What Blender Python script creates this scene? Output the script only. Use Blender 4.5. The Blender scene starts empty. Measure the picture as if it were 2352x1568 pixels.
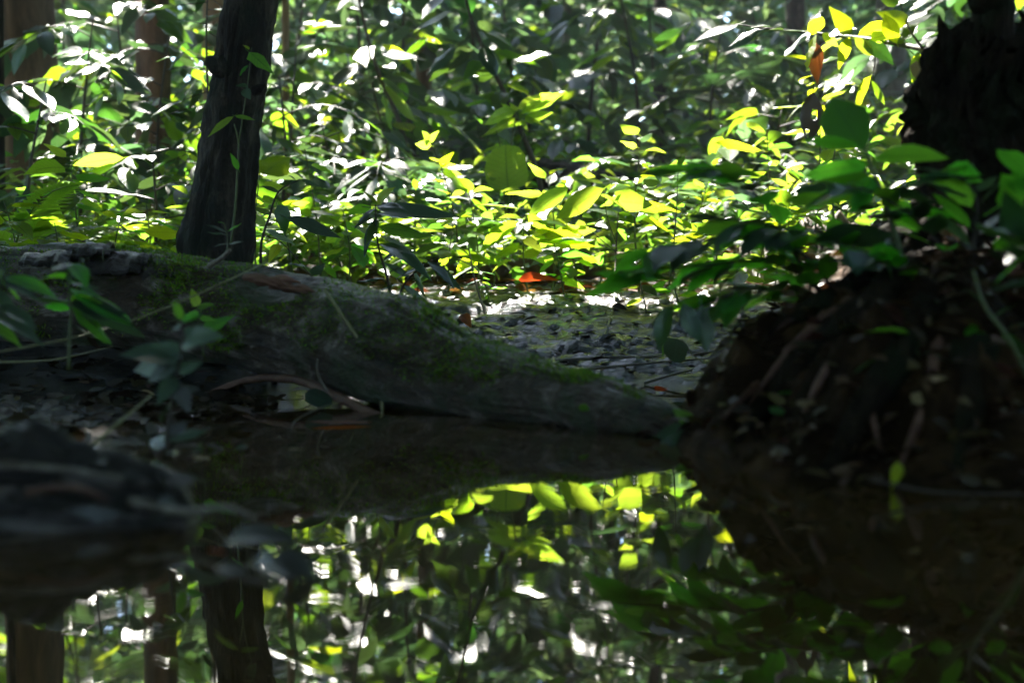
import bpy, math, random
import numpy as np
from mathutils import Vector, Matrix

random.seed(11)
RNG = np.random.default_rng(7)
S = bpy.context.scene
COL = S.collection

# ------------------------------------------------------------------ camera
CAMZ = 0.242
F = 3267.0                       # focal length in picture units (2352 wide)
PITCH = math.atan((784 - 620) / F)
cam = bpy.data.cameras.new('camera')
cam.lens = 50.0; cam.sensor_width = 36.0
cam.clip_start = 0.05; cam.clip_end = 600
cam.dof.use_dof = True; cam.dof.focus_distance = 3.55; cam.dof.aperture_fstop = 3.4
cam.dof.aperture_blades = 0
camo = bpy.data.objects.new('camera', cam); COL.objects.link(camo)
camo.location = (0, 0, CAMZ); camo.rotation_euler = (math.pi / 2 - PITCH, 0, 0)
S.camera = camo

# ------------------------------------------------------------------ sky and sun
SUN = Vector((-0.22, 0.84, 0.88)).normalized()      # direction towards the sun
elev = math.asin(SUN.z); azim = math.atan2(SUN.x, SUN.y)
wd = bpy.data.worlds.new('World'); S.world = wd; wd.use_nodes = True
nt = wd.node_tree
bg = nt.nodes['Background']
sky = nt.nodes.new('ShaderNodeTexSky'); sky.sky_type = 'NISHITA'; sky.sun_disc = False
sky.ozone_density = 3.0; sky.dust_density = 0.3; sky.sun_elevation = elev; sky.sun_rotation = azim
nt.links.new(sky.outputs[0], bg.inputs[0]); bg.inputs[1].default_value = 0.15
sl = bpy.data.lights.new('sun', 'SUN'); sl.energy = 5.0; sl.angle = math.radians(0.5); sl.color = (1.0, 0.94, 0.84)
so = bpy.data.objects.new('sun', sl); COL.objects.link(so)
so.rotation_euler = SUN.to_track_quat('Z', 'Y').to_euler()
S.view_settings.view_transform = 'Standard'; S.view_settings.look = 'None'
S.view_settings.exposure = 3.12; S.view_settings.gamma = 1.0; S.view_settings.use_curve_mapping = False
S.render.engine = 'CYCLES'
cy = S.cycles
cy.use_denoising = True
cy.max_bounces = 7; cy.diffuse_bounces = 4; cy.glossy_bounces = 4; cy.transmission_bounces = 3
cy.sample_clamp_indirect = 6.0
cy.caustics_reflective = False; cy.caustics_refractive = False

HAZE = 0.0013

# ------------------------------------------------------------------ helpers
def W(u, v, d):
    """the point seen at (u, v) of the 2352 x 1568 photograph, d metres in front of the camera"""
    a = (u - 1176) / F; b = (784 - v) / F
    fy = math.cos(PITCH) + b * math.sin(PITCH); fz = -math.sin(PITCH) + b * math.cos(PITCH)
    return Vector((a / fy * d, d, CAMZ + fz / fy * d))

def px(n, d): return n / F * d          # a length of n picture units at distance d

def hashn(ix, iy, iz, seed):
    h = (ix * 374761393 + iy * 668265263 + iz * 2147483647 + seed * 1274126177) & 0xFFFFFFFF
    h = ((h ^ (h >> 13)) * 1274126177) & 0xFFFFFFFF
    h = h ^ (h >> 16)
    return (h & 0xFFFFFF) / float(0xFFFFFF)

def vnoise(x, y, z=0.0, seed=0):
    x = np.asarray(x, float); y = np.asarray(y, float); z = np.asarray(z, float) + np.zeros_like(x)
    xi = np.floor(x).astype(np.int64); yi = np.floor(y).astype(np.int64); zi = np.floor(z).astype(np.int64)
    fx = x - xi; fy = y - yi; fz = z - zi
    fx = fx * fx * (3 - 2 * fx); fy = fy * fy * (3 - 2 * fy); fz = fz * fz * (3 - 2 * fz)
    r = 0
    for dx in (0, 1):
        for dy in (0, 1):
            for dz in (0, 1):
                w = (fx if dx else 1 - fx) * (fy if dy else 1 - fy) * (fz if dz else 1 - fz)
                r = r + w * hashn(xi + dx, yi + dy, zi + dz, seed)
    return r * 2 - 1

def fbm(x, y, z=0.0, seed=0, octaves=4, gain=0.5):
    r = 0; a = 1.0; s = 0.0; f = 1.0
    for i in range(octaves):
        r = r + a * vnoise(np.asarray(x) * f, np.asarray(y) * f, np.asarray(z) * f, seed + i * 17)
        s += a; a *= gain; f *= 2.03
    return r / s

def sstep(a, b, x):
    t = np.clip((np.asarray(x, float) - a) / (b - a), 0, 1)
    return t * t * (3 - 2 * t)

def mesh(name, verts, faces, mats, smooth=True, attr=None, uv=None, matidx=None):
    m = bpy.data.meshes.new(name)
    verts = np.asarray(verts, np.float32)
    m.from_pydata(verts.tolist() if len(verts) < 50000 else verts, [], faces)
    for k in (mats if isinstance(mats, (list, tuple)) else [mats]): m.materials.append(k)
    if smooth and len(m.polygons): m.polygons.foreach_set('use_smooth', np.ones(len(m.polygons), bool))
    if matidx is not None: m.polygons.foreach_set('material_index', np.asarray(matidx, np.int32))
    if attr is not None:
        a = m.attributes.new('rnd', 'FLOAT', 'POINT'); a.data.foreach_set('value', np.asarray(attr, np.float32))
    if uv is not None:
        l = m.uv_layers.new(name='UVMap')
        vi = np.empty(len(m.loops), np.int32); m.loops.foreach_get('vertex_index', vi)
        l.data.foreach_set('uv', np.asarray(uv, np.float32)[vi].ravel())
    m.update()
    return m

def obj(name, me, parent=None, loc=(0, 0, 0)):
    o = bpy.data.objects.new(name, me); COL.objects.link(o); o.location = loc
    if parent is not None: o.parent = parent
    return o

def tag(o, label=None, cat=None, group=None, kind=None):
    if label: o['label'] = label
    if cat: o['category'] = cat
    if group: o['group'] = group
    if kind: o['kind'] = kind
    return o

def thing(name, label, cat, loc, group=None):
    return tag(obj(name, None, None, loc), label, cat, group)

def spline(pts, vals, n):
    """Catmull-Rom resample of points and radii"""
    P = [np.array(p, float) for p in pts]; P = [2 * P[0] - P[1]] + P + [2 * P[-1] - P[-2]]
    R = [vals[0]] + list(vals) + [vals[-1]]
    out = []; rad = []
    k = len(P) - 3
    for i in range(n):
        t = i / (n - 1) * k; j = min(int(t), k - 1); t -= j
        a, b, c, d = P[j:j + 4]
        out.append(0.5 * (2 * b + (c - a) * t + (2 * a - 5 * b + 4 * c - d) * t * t + (3 * b - 3 * c + d - a) * t ** 3))
        s = t * t * (3 - 2 * t)
        rad.append(R[j + 1] * (1 - s) + R[j + 2] * s)
    return np.array(out), np.array(rad)

def tube(pts, radii, nseg=6, cap=True, disp=None, n=None):
    """swept tube; disp(theta, s, ring_points) gives a factor on the radius"""
    pts = np.asarray([tuple(p) for p in pts], float); radii = np.asarray(radii, float)
    if n: pts, radii = spline(pts, radii, n)
    N = len(pts)
    tan = np.gradient(pts, axis=0); tan /= np.linalg.norm(tan, axis=1)[:, None] + 1e-9
    ref = np.array([0, 0, 1.0]) if abs(tan[0][2]) < 0.8 else np.array([0, -1.0, 0])
    s = np.concatenate([[0], np.cumsum(np.linalg.norm(np.diff(pts, axis=0), axis=1))])
    th = np.linspace(0, 2 * math.pi, nseg, endpoint=False)
    V = np.zeros((N, nseg, 3))
    for i in range(N):
        t = tan[i]; x = ref - t * ref.dot(t); x /= np.linalg.norm(x) + 1e-9; y = np.cross(t, x); ref = x
        V[i] = pts[i] + radii[i] * (np.cos(th)[:, None] * x + np.sin(th)[:, None] * y)
    if disp is not None:
        f = disp(th[None, :] + np.zeros((N, 1)), s[:, None] + np.zeros((1, nseg)))
        V = pts[:, None, :] + (V - pts[:, None, :]) * f[:, :, None]
    faces = []
    for i in range(N - 1):
        for j in range(nseg):
            k = (j + 1) % nseg
            faces.append((i * nseg + j, i * nseg + k, (i + 1) * nseg + k, (i + 1) * nseg + j))
    V = V.reshape(-1, 3)
    if cap:
        faces.append(tuple(range(nseg))[::-1]); faces.append(tuple((N - 1) * nseg + j for j in range(nseg)))
    return V, faces

class Geo:
    def __init__(s): s.v = []; s.f = []; s.n = 0
    def add(s, V, Fc):
        s.v.append(np.asarray(V, float)); s.f += [tuple(i + s.n for i in f) for f in Fc]; s.n += len(V)
    def tube(s, *a, **k): s.add(*tube(*a, **k))
    def build(s, name, mat, parent=None, base=(0, 0, 0)):
        return obj(name, mesh(name, np.concatenate(s.v) - np.array(tuple(base)), s.f, mat), parent)

# ------------------------------------------------------------------ materials
def newmat(name):
    m = bpy.data.materials.new(name); m.use_nodes = True
    n = m.node_tree.nodes; l = m.node_tree.links
    return m, n, l, n['Principled BSDF'], n['Material Output']

def ramp(n, l, src, stops):
    r = n.new('ShaderNodeValToRGB'); l.new(src, r.inputs[0])
    e = r.color_ramp.elements
    while len(e) < len(stops): e.new(0.5)
    for q, (p, c) in zip(e, stops): q.position = p; q.color = (*c, 1)
    return r.outputs[0]

def noise(n, l, scale, detail=4, rough=0.55, vec=None, dist=0.0):
    t = n.new('ShaderNodeTexNoise'); t.inputs['Scale'].default_value = scale
    t.inputs['Detail'].default_value = detail; t.inputs['Roughness'].default_value = rough
    t.inputs['Distortion'].default_value = dist
    if vec is not None: l.new(vec, t.inputs['Vector'])
    return t.outputs[0]

def mth(n, l, op, a, b=None, c=None):
    q = n.new('ShaderNodeMath'); q.operation = op
    for i, x in enumerate((a, b, c)):
        if x is None: continue
        if isinstance(x, (int, float)): q.inputs[i].default_value = x
        else: l.new(x, q.inputs[i])
    return q.outputs[0]

def mixc(n, l, fac, a, b, mode='MIX'):
    q = n.new('ShaderNodeMix'); q.data_type = 'RGBA'; q.blend_type = mode
    for i, x in ((0, fac), (6, a), (7, b)):
        if isinstance(x, (int, float)): q.inputs[i].default_value = x
        elif isinstance(x, tuple): q.inputs[i].default_value = (*x, 1)
        else: l.new(x, q.inputs[i])
    return q.outputs[2]

def bump(n, l, h, strength, dist, bsdf):
    b = n.new('ShaderNodeBump'); b.inputs['Strength'].default_value = strength; b.inputs['Distance'].default_value = dist
    l.new(h, b.inputs['Height']); l.new(b.outputs[0], bsdf.inputs['Normal']); return b

def leaf_mat(name, top, trans, rough=0.36, tfac=0.5, mass=False, spots=0.25, spec=0.8, vary=0.5):
    m, n, l, p, out = newmat(name)
    if mass:
        a = n.new('ShaderNodeAttribute'); a.attribute_name = 'rnd'; rnd = a.outputs['Fac']
    else:
        a = n.new('ShaderNodeObjectInfo'); rnd = a.outputs['Random']
    geo = n.new('ShaderNodeNewGeometry')
    def vari(col, amt):
        h = n.new('ShaderNodeHueSaturation'); h.inputs['Color'].default_value = (*col, 1)
        l.new(mth(n, l, 'MULTIPLY_ADD', rnd, 0.05 * amt * 2, 0.5 - 0.05 * amt), h.inputs['Hue'])
        r2 = mth(n, l, 'FRACT', mth(n, l, 'MULTIPLY', rnd, 17.31))
        l.new(mth(n, l, 'MULTIPLY_ADD', r2, 0.9 * amt * 2, 1.0 - 0.8 * amt), h.inputs['Value'])
        return h.outputs[0]
    ct = vari(top, vary); cb = vari(trans, vary)
    nz = noise(n, l, 55, 3, 0.6, geo.outputs['Position'])
    if not mass:
        uv = n.new('ShaderNodeUVMap'); sp = n.new('ShaderNodeSeparateXYZ'); l.new(uv.outputs[0], sp.inputs[0])
        av = mth(n, l, 'ABSOLUTE', sp.outputs[1])
        ph = mth(n, l, 'FRACT', mth(n, l, 'MULTIPLY', mth(n, l, 'SUBTRACT', sp.outputs[0], mth(n, l, 'MULTIPLY', av, 0.22)), 9.0))
        lat = mth(n, l, 'LESS_THAN', ph, 0.12)
        mid = mth(n, l, 'LESS_THAN', av, 0.05)
        vein = mth(n, l, 'MAXIMUM', mth(n, l, 'MULTIPLY', lat, 0.55), mid)
        ct = mixc(n, l, mth(n, l, 'MULTIPLY', vein, 0.5), ct, tuple(min(1, c * 1.9 + 0.01) for c in top))
        cb = mixc(n, l, mth(n, l, 'MULTIPLY', vein, 0.8), cb, tuple(c * 0.5 for c in trans))
        b = n.new('ShaderNodeBump'); b.inputs['Strength'].default_value = 0.35; b.inputs['Distance'].default_value = 0.003
        l.new(mth(n, l, 'SUBTRACT', mth(n, l, 'MULTIPLY', nz, 0.5), vein), b.inputs['Height'])
        l.new(b.outputs[0], p.inputs['Normal'])
    if spots:
        s = mth(n, l, 'MULTIPLY', mth(n, l, 'GREATER_THAN', noise(n, l, 90, 4, 0.7, geo.outputs['Position']), 0.66), spots * 2)
        ct = mixc(n, l, s, ct, (0.06, 0.035, 0.012)); cb = mixc(n, l, s, cb, (0.12, 0.06, 0.012))
    l.new(ct, p.inputs['Base Color'])
    p.inputs['Roughness'].default_value = rough; p.inputs['Specular IOR Level'].default_value = spec
    l.new(mth(n, l, 'MULTIPLY_ADD', nz, 0.25, rough - 0.12), p.inputs['Roughness'])
    tr = n.new('ShaderNodeBsdfTranslucent'); l.new(cb, tr.inputs['Color'])
    mx = n.new('ShaderNodeMixShader'); mx.inputs[0].default_value = tfac
    l.new(p.outputs[0], mx.inputs[1]); l.new(tr.outputs[0], mx.inputs[2]); l.new(mx.outputs[0], out.inputs[0])
    return m

M = {}
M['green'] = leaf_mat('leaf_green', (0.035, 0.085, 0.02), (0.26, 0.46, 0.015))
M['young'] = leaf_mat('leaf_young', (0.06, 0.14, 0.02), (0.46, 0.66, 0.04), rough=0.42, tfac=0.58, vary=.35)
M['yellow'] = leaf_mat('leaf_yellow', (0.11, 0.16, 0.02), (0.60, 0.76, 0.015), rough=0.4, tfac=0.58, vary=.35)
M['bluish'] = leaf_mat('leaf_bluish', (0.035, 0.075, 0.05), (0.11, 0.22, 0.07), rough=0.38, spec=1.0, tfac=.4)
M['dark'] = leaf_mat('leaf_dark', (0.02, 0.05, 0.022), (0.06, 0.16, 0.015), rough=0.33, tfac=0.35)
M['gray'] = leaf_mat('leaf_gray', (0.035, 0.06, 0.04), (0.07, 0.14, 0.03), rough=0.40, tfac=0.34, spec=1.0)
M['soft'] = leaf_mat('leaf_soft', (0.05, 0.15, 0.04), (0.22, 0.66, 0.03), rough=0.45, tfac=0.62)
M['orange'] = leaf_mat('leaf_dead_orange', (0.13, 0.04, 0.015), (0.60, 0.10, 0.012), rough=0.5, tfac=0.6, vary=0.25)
M['brown'] = leaf_mat('leaf_dead_brown', (0.075, 0.04, 0.022), (0.12, 0.05, 0.012), rough=0.5, tfac=0.2, vary=0.4)
M['black'] = leaf_mat('leaf_dead_black', (0.015, 0.011, 0.010), (0.03, 0.014, 0.006), rough=0.4, tfac=0.1, vary=0.3)
M['tan'] = leaf_mat('leaf_dead_tan', (0.26, 0.18, 0.09), (0.35, 0.2, 0.06), rough=0.5, tfac=0.25, vary=0.25)
M['wet'] = leaf_mat('leaf_wet_gray', (0.06, 0.055, 0.055), (0.05, 0.05, 0.03), rough=0.18, tfac=0.12, vary=0.5, spec=0.8)
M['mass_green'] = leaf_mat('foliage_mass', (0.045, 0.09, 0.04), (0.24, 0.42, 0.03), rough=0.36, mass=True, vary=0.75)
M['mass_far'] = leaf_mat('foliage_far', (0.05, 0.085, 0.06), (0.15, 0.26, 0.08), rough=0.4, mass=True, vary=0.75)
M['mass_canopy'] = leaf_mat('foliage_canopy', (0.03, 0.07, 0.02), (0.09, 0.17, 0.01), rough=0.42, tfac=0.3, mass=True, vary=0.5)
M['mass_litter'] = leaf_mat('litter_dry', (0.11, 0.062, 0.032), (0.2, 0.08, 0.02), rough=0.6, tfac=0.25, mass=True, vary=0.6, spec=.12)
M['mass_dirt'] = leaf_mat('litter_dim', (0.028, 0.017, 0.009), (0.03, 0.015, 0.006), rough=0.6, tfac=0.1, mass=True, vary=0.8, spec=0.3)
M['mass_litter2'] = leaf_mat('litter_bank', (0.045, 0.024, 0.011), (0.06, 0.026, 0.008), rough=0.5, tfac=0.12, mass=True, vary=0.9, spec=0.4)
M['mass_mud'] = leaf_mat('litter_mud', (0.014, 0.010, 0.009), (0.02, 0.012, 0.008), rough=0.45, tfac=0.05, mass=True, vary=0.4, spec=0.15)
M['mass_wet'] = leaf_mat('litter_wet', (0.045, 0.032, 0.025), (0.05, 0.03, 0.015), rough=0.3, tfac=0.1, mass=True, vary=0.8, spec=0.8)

def bark_mat(name, c1, c2, c3, scale=18, stretch=(1, 1, 0.25), rough=0.8, bs=0.8, bd=0.01, tint=None, spec=.4):
    m, n, l, p, out = newmat(name)
    tc = n.new('ShaderNodeNewGeometry')
    mp = n.new('ShaderNodeMapping'); mp.inputs['Scale'].default_value = stretch; l.new(tc.outputs['Position'], mp.inputs[0])
    a = noise(n, l, scale, 6, 0.65, mp.outputs[0], 0.6)
    b = noise(n, l, scale * 5, 5, 0.7, mp.outputs[0])
    c = ramp(n, l, a, [(0.3, c1), (0.5, c2), (0.68, c3)])
    c = mixc(n, l, 0.55, c, ramp(n, l, b, [(0.3, (0.35, 0.35, 0.35)), (0.7, (1.0, 1.0, 1.0))]), 'MULTIPLY')
    if tint:
        t = ramp(n, l, noise(n, l, scale * 0.5, 5, 0.65, tc.outputs['Position']), [(0.48, (0, 0, 0)), (0.62, (1, 1, 1))])
        c = mixc(n, l, t, c, tint)
    l.new(c, p.inputs['Base Color']); p.inputs['Roughness'].default_value = rough; p.inputs['Specular IOR Level'].default_value = spec
    bump(n, l, mth(n, l, 'ADD', a, mth(n, l, 'MULTIPLY', b, 0.5)), bs, bd, p)
    return m

M['bark_dark'] = bark_mat('bark_dark', (0.010, 0.007, 0.006), (0.032, 0.022, 0.016), (0.13, 0.10, 0.075), scale=26, bs=1.0, bd=0.05, tint=(0.016, 0.019, 0.012))
M['bark_brown'] = bark_mat('bark_brown', (0.06, 0.035, 0.02), (0.14, 0.085, 0.045), (0.25, 0.15, 0.08), scale=10)
M['bark_tan'] = bark_mat('bark_tan', (0.14, 0.08, 0.045), (0.26, 0.16, 0.09), (0.36, 0.25, 0.15), scale=9)
M['bark_gray'] = bark_mat('bark_gray', (0.09, 0.08, 0.07), (0.18, 0.16, 0.14), (0.28, 0.26, 0.22), scale=9)
M['log'] = bark_mat('rotten_log', (0.010, 0.006, 0.004), (0.08, 0.048, 0.027), (0.42, 0.33, 0.31), scale=20, stretch=(0.4, 1, 1), rough=0.42, bs=1.0, bd=0.05, spec=.5, tint=(0.030, 0.050, 0.012))
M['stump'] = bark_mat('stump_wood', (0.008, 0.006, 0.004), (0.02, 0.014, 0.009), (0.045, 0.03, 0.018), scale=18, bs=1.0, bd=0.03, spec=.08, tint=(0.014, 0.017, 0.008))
M['wood_red'] = bark_mat('split_wood', (0.08, 0.035, 0.02), (0.2, 0.09, 0.055), (0.36, 0.2, 0.14), scale=26, stretch=(0.15, 1, 1), rough=0.6)
M['bark_plate'] = bark_mat('loose_bark', (0.005, 0.004, 0.004), (0.035, 0.026, 0.022), (0.30, 0.245, 0.235), scale=15, stretch=(.35, 1, 1), rough=0.36, bs=1.0, bd=0.03)
M['root'] = bark_mat('root_bark', (0.05, 0.022, 0.014), (0.12, 0.05, 0.032), (0.2, 0.1, 0.07), scale=30, stretch=(0.4, 1, 1), rough=0.5)
M['hang'] = leaf_mat('leaf_dead_hanging', (0.06, 0.022, 0.010), (0.15, 0.04, 0.008), rough=0.5, tfac=0.5, vary=0.2, spots=.6)
M['twig'] = bark_mat('twig_bark', (0.08, 0.06, 0.045), (0.17, 0.135, 0.105), (0.3, 0.25, 0.21), scale=50, rough=0.6, bd=0.002)
M['straw'] = bark_mat('dry_straw', (0.14, 0.12, 0.05), (0.24, 0.22, 0.1), (0.32, 0.3, 0.16), scale=40, rough=0.5, bd=0.001)
M['stem'] = bark_mat('stem_green', (0.04, 0.05, 0.015), (0.08, 0.10, 0.03), (0.13, 0.15, 0.05), scale=40, rough=0.5, bd=0.001)
M['stem_dark'] = bark_mat('stem_dark', (0.02, 0.016, 0.012), (0.05, 0.035, 0.025), (0.09, 0.06, 0.04), scale=40, rough=0.55, bd=0.001)
M['moss'] = leaf_mat('moss_blades', (0.085, 0.15, 0.02), (0.2, 0.34, 0.02), rough=0.7, tfac=0.35, mass=True, spots=0, vary=0.8, spec=0.2)

# ground: soil, wet mud near the water line
m, n, l, p, out = newmat('forest_soil')
g = n.new('ShaderNodeNewGeometry'); sp = n.new('ShaderNodeSeparateXYZ'); l.new(g.outputs['Position'], sp.inputs[0])
a = noise(n, l, 9, 7, 0.65, g.outputs['Position'], 0.4); b = noise(n, l, 70, 5, 0.7, g.outputs['Position'])
soil = ramp(n, l, a, [(0.3, (0.03, 0.017, 0.010)), (0.5, (0.065, 0.038, 0.023)), (0.7, (0.12, 0.075, 0.050))])
mud = ramp(n, l, a, [(0.3, (0.010, 0.008, 0.008)), (0.52, (0.024, 0.018, 0.016)), (0.72, (0.045, 0.034, 0.030))])
humus = ramp(n, l, a, [(0.3, (0.005, 0.003, 0.0015)), (0.5, (0.022, 0.012, 0.006)), (0.72, (0.10, 0.056, 0.026))])
hr = n.new('ShaderNodeMapRange'); l.new(mth(n, l, 'MULTIPLY_ADD', a, .12, sp.outputs[0]), hr.inputs[0]); hr.inputs[1].default_value = .22; hr.inputs[2].default_value = .28
hy = n.new('ShaderNodeMapRange'); l.new(mth(n, l, 'SUBTRACT', mth(n, l, 'MULTIPLY_ADD', sp.outputs[0], 2.0, 1.9), sp.outputs[1]), hy.inputs[0]); hy.inputs[1].default_value = -.05; hy.inputs[2].default_value = .15
mr = n.new('ShaderNodeMapRange'); l.new(mth(n, l, 'MULTIPLY_ADD', a, 0.12, sp.outputs[2]), mr.inputs[0])
mr.inputs[1].default_value = 0.25; mr.inputs[2].default_value = 0.36
hm = mth(n, l, 'MULTIPLY', hr.outputs[0], hy.outputs[0])
l.new(mth(n, l, 'MULTIPLY_ADD', hm, -.45, .5), p.inputs['Specular IOR Level'])
l.new(mixc(n, l, hm, mixc(n, l, mr.outputs[0], mud, soil), humus), p.inputs['Base Color'])
wet = mth(n, l, 'MULTIPLY_ADD', b, 0.24, 0.06)
l.new(mth(n, l, 'MULTIPLY_ADD', mth(n, l, 'MAXIMUM', hm, mr.outputs[0]), 0.5, wet), p.inputs['Roughness'])
bump(n, l, mth(n, l, 'ADD', a, mth(n, l, 'MULTIPLY', b, 0.32)), 1.0, 0.04, p)
M['soil'] = m

# murky still water
m, n, l, p, out = newmat('murky_water')
g = n.new('ShaderNodeNewGeometry')
mp = n.new('ShaderNodeMapping'); mp.inputs['Scale'].default_value = (0.55, 1.5, 1); l.new(g.outputs['Position'], mp.inputs[0])
a = noise(n, l, 5, 2, 0.5, mp.outputs[0]); b = noise(n, l, 26, 2, 0.5, mp.outputs[0])
silt = ramp(n, l, noise(n, l, 3, 5, 0.6, g.outputs['Position']), [(0.35, (0.032, 0.018, 0.007)), (0.65, (0.066, 0.037, 0.014))])
l.new(silt, p.inputs['Base Color']); p.inputs['Roughness'].default_value = 0.0
p.inputs['IOR'].default_value = 1.6
bump(n, l, mth(n, l, 'ADD', a, mth(n, l, 'MULTIPLY', b, 0.10)), 1.0, 0.00035, p)
M['water'] = m

# ------------------------------------------------------------------ terrain
def ground_z(x, y, detail=True):
    x = np.asarray(x, float); y = np.asarray(y, float)
    w1 = fbm(x * 1.7, y * 1.7, 0, 3, 4); w2 = fbm(x * 9, y * 9, 0, 5, 4)
    # far bank: mud slope and forest floor behind it
    s = y - (3.02 + 0.12 * w1 + 0.10 * np.clip(-x - 0.2, 0, 2))
    far = np.where(s > 0, 0.125 * np.minimum(s, 1.25) + 0.028 * np.clip(s - 1.25, 0, 30), 0.22 * s)
    # left bank: flat wet litter
    sl_ = np.minimum((-0.44 + 0.05 * w1 + 0.06 * np.clip(2.3 - y, 0, 1)) - x, (y - 1.72 + 0.06 * w2) * 0.8)
    left = np.where(sl_ > 0, -0.003 + 0.016 * np.minimum(sl_, 2.5) + 0.34 * np.clip(y - 2.72, 0, .5), 0.3 * sl_)
    # right bank: steep mound
    px_ = np.array([-3, 0.55, 0.36, 0.27, 0.215, 0.235, 0.33, 0.42, 0.75, 2.2])[1:]
    yw = np.interp(x, [0.215, 0.29, 0.55, 1.2, 3], [2.02, 1.66, 1.54, 1.42, 1.0])
    yb = np.interp(x, [0.215, 0.30, 0.45, 0.8, 3], [2.06, 2.25, 2.75, 3.3, 3.6])
    sr = np.minimum(np.minimum((y - yw) * 0.8, (x - 0.215) * 1.1), np.where(x < 0.9, (yb - y) * 0.8, 9))
    right = np.where(sr > 0, 0.42 * (1 - np.exp(-sr * 1.9)) + (0.09 * w2 + .05 * fbm(x * 22, y * 22, 0, 15, 3)) * sstep(0, 0.12, sr), 0.4 * sr)
    back = (-2.5 - y) * 0.25 + 0.1 * w1
    side = (np.abs(x) - 4.5) * 0.2
    z = np.maximum.reduce([far, left, right, back, side])
    z = np.clip(z, -0.22, None)
    z = np.where(z > 0.9, 0.9 + (z - 0.9) * 0.05, z)
    if detail:
        k = sstep(-0.05, 0.03, z)
        mudk = sstep(2.6, 3.1, y) * sstep(5.5, 4.4, y)
        z = z + k * (0.010 * w2 + 0.008 * fbm(x * 24, y * 17, 0, 9, 4, 0.6) + .022 * mudk * fbm(x * 6, y * 17, 0, 19, 4, .5) + .016 * mudk * fbm(x * 17, y * 40, 0, 29, 3, .55))
        z = z + 0.10 * w1 * sstep(5, 9, y)
    return z

def gz(x, y): return float(ground_z(np.array([x]), np.array([y]))[0])

def axis(lo, hi, step, far_lo, far_hi, k=1.22):
    c = list(np.arange(lo, hi, step)); a = []; s = step; v = lo
    while v > far_lo: s *= k; v -= s; a.append(v)
    b = []; s = step; v = c[-1]
    while v < far_hi: s *= k; v += s; b.append(v)
    return np.array(a[::-1] + c + b)

gx = axis(-1.6, 1.6, 0.011, -160, 160); gy = axis(1.2, 5.4, 0.0125, -120, 200)
X, Y = np.meshgrid(gx, gy); Z = ground_z(X, Y)
nx, ny = len(gx), len(gy)
idx = np.arange(nx * ny).reshape(ny, nx)
quads = np.stack([idx[:-1, :-1], idx[:-1, 1:], idx[1:, 1:], idx[1:, :-1]], -1).reshape(-1, 4)
gm = bpy.data.meshes.new('ground')
def fast_mesh(m, V, Q):
    Q = np.asarray(Q, np.int32); k = Q.shape[1]
    m.vertices.add(len(V)); m.vertices.foreach_set('co', np.asarray(V, np.float32).ravel())
    m.loops.add(Q.size); m.loops.foreach_set('vertex_index', Q.ravel())
    m.polygons.add(len(Q)); m.polygons.foreach_set('loop_start', np.arange(0, Q.size, k, dtype=np.int32))
    try: m.polygons.foreach_set('loop_total', np.full(len(Q), k, np.int32))
    except Exception: pass
    m.polygons.foreach_set('use_smooth', np.ones(len(Q), bool))
    m.update(calc_edges=True); m.validate()
fast_mesh(gm, np.stack([X, Y, Z], -1).reshape(-1, 3), quads)
gm.materials.append(M['soil'])
tag(obj('ground', gm), kind='structure')

wx = np.linspace(-6, 6, 13); wy = np.linspace(-4, 5.0, 10)
WX, WY = np.meshgrid(wx, wy); wi = np.arange(130).reshape(10, 13)
wm = bpy.data.meshes.new('water')
fast_mesh(wm, np.stack([WX, WY, 0 * WX], -1).reshape(-1, 3), np.stack([wi[:-1, :-1], wi[:-1, 1:], wi[1:, 1:], wi[1:, :-1]], -1).reshape(-1, 4))
wm.materials.append(M['water'])
tag(obj('water', wm), kind='structure')

# ------------------------------------------------------------------ leaf masses (crowns, undergrowth, litter)
def norm(a): return a / (np.linalg.norm(a, axis=-1, keepdims=True) + 1e-9)

def leaf_mass(name, pos, dirs, nrm, L, Wd, mat, fold=0.18, droop=0.25):
    N = len(pos); dirs = norm(dirs)
    side = norm(np.cross(nrm, dirs)); up = np.cross(dirs, side)
    L = np.asarray(L)[:, None]; Wd = np.asarray(Wd)[:, None]
    def pt(t, w, h): return pos + dirs * L * t + side * Wd * w + up * (L * (-droop * t * t) + Wd * h)
    V = np.stack([pt(0, 0, 0), pt(.30, .46, fold), pt(.30, 0, 0), pt(.30, -.46, fold),
                  pt(.68, .36, fold), pt(.68, 0, 0), pt(.68, -.36, fold), pt(1, 0, 0)], 1).reshape(-1, 3)
    tri = np.array([[0, 2, 1], [0, 3, 2], [2, 5, 4], [2, 4, 1], [3, 6, 5], [3, 5, 2], [5, 7, 4], [6, 7, 5]])
    Q = (np.arange(N)[:, None, None] * 8 + tri[None]).reshape(-1, 3)
    me = bpy.data.meshes.new(name); fast_mesh(me, V, Q); me.materials.append(mat)
    a = me.attributes.new('rnd', 'FLOAT', 'POINT')
    a.data.foreach_set('value', np.repeat(RNG.random(N), 8).astype(np.float32))
    return me

def rand_dirs(N, zlo=-0.6, zhi=0.4):
    th = RNG.uniform(0, 2 * math.pi, N); z = RNG.uniform(zlo, zhi, N)
    return np.stack([np.cos(th), np.sin(th), z], 1)

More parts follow.
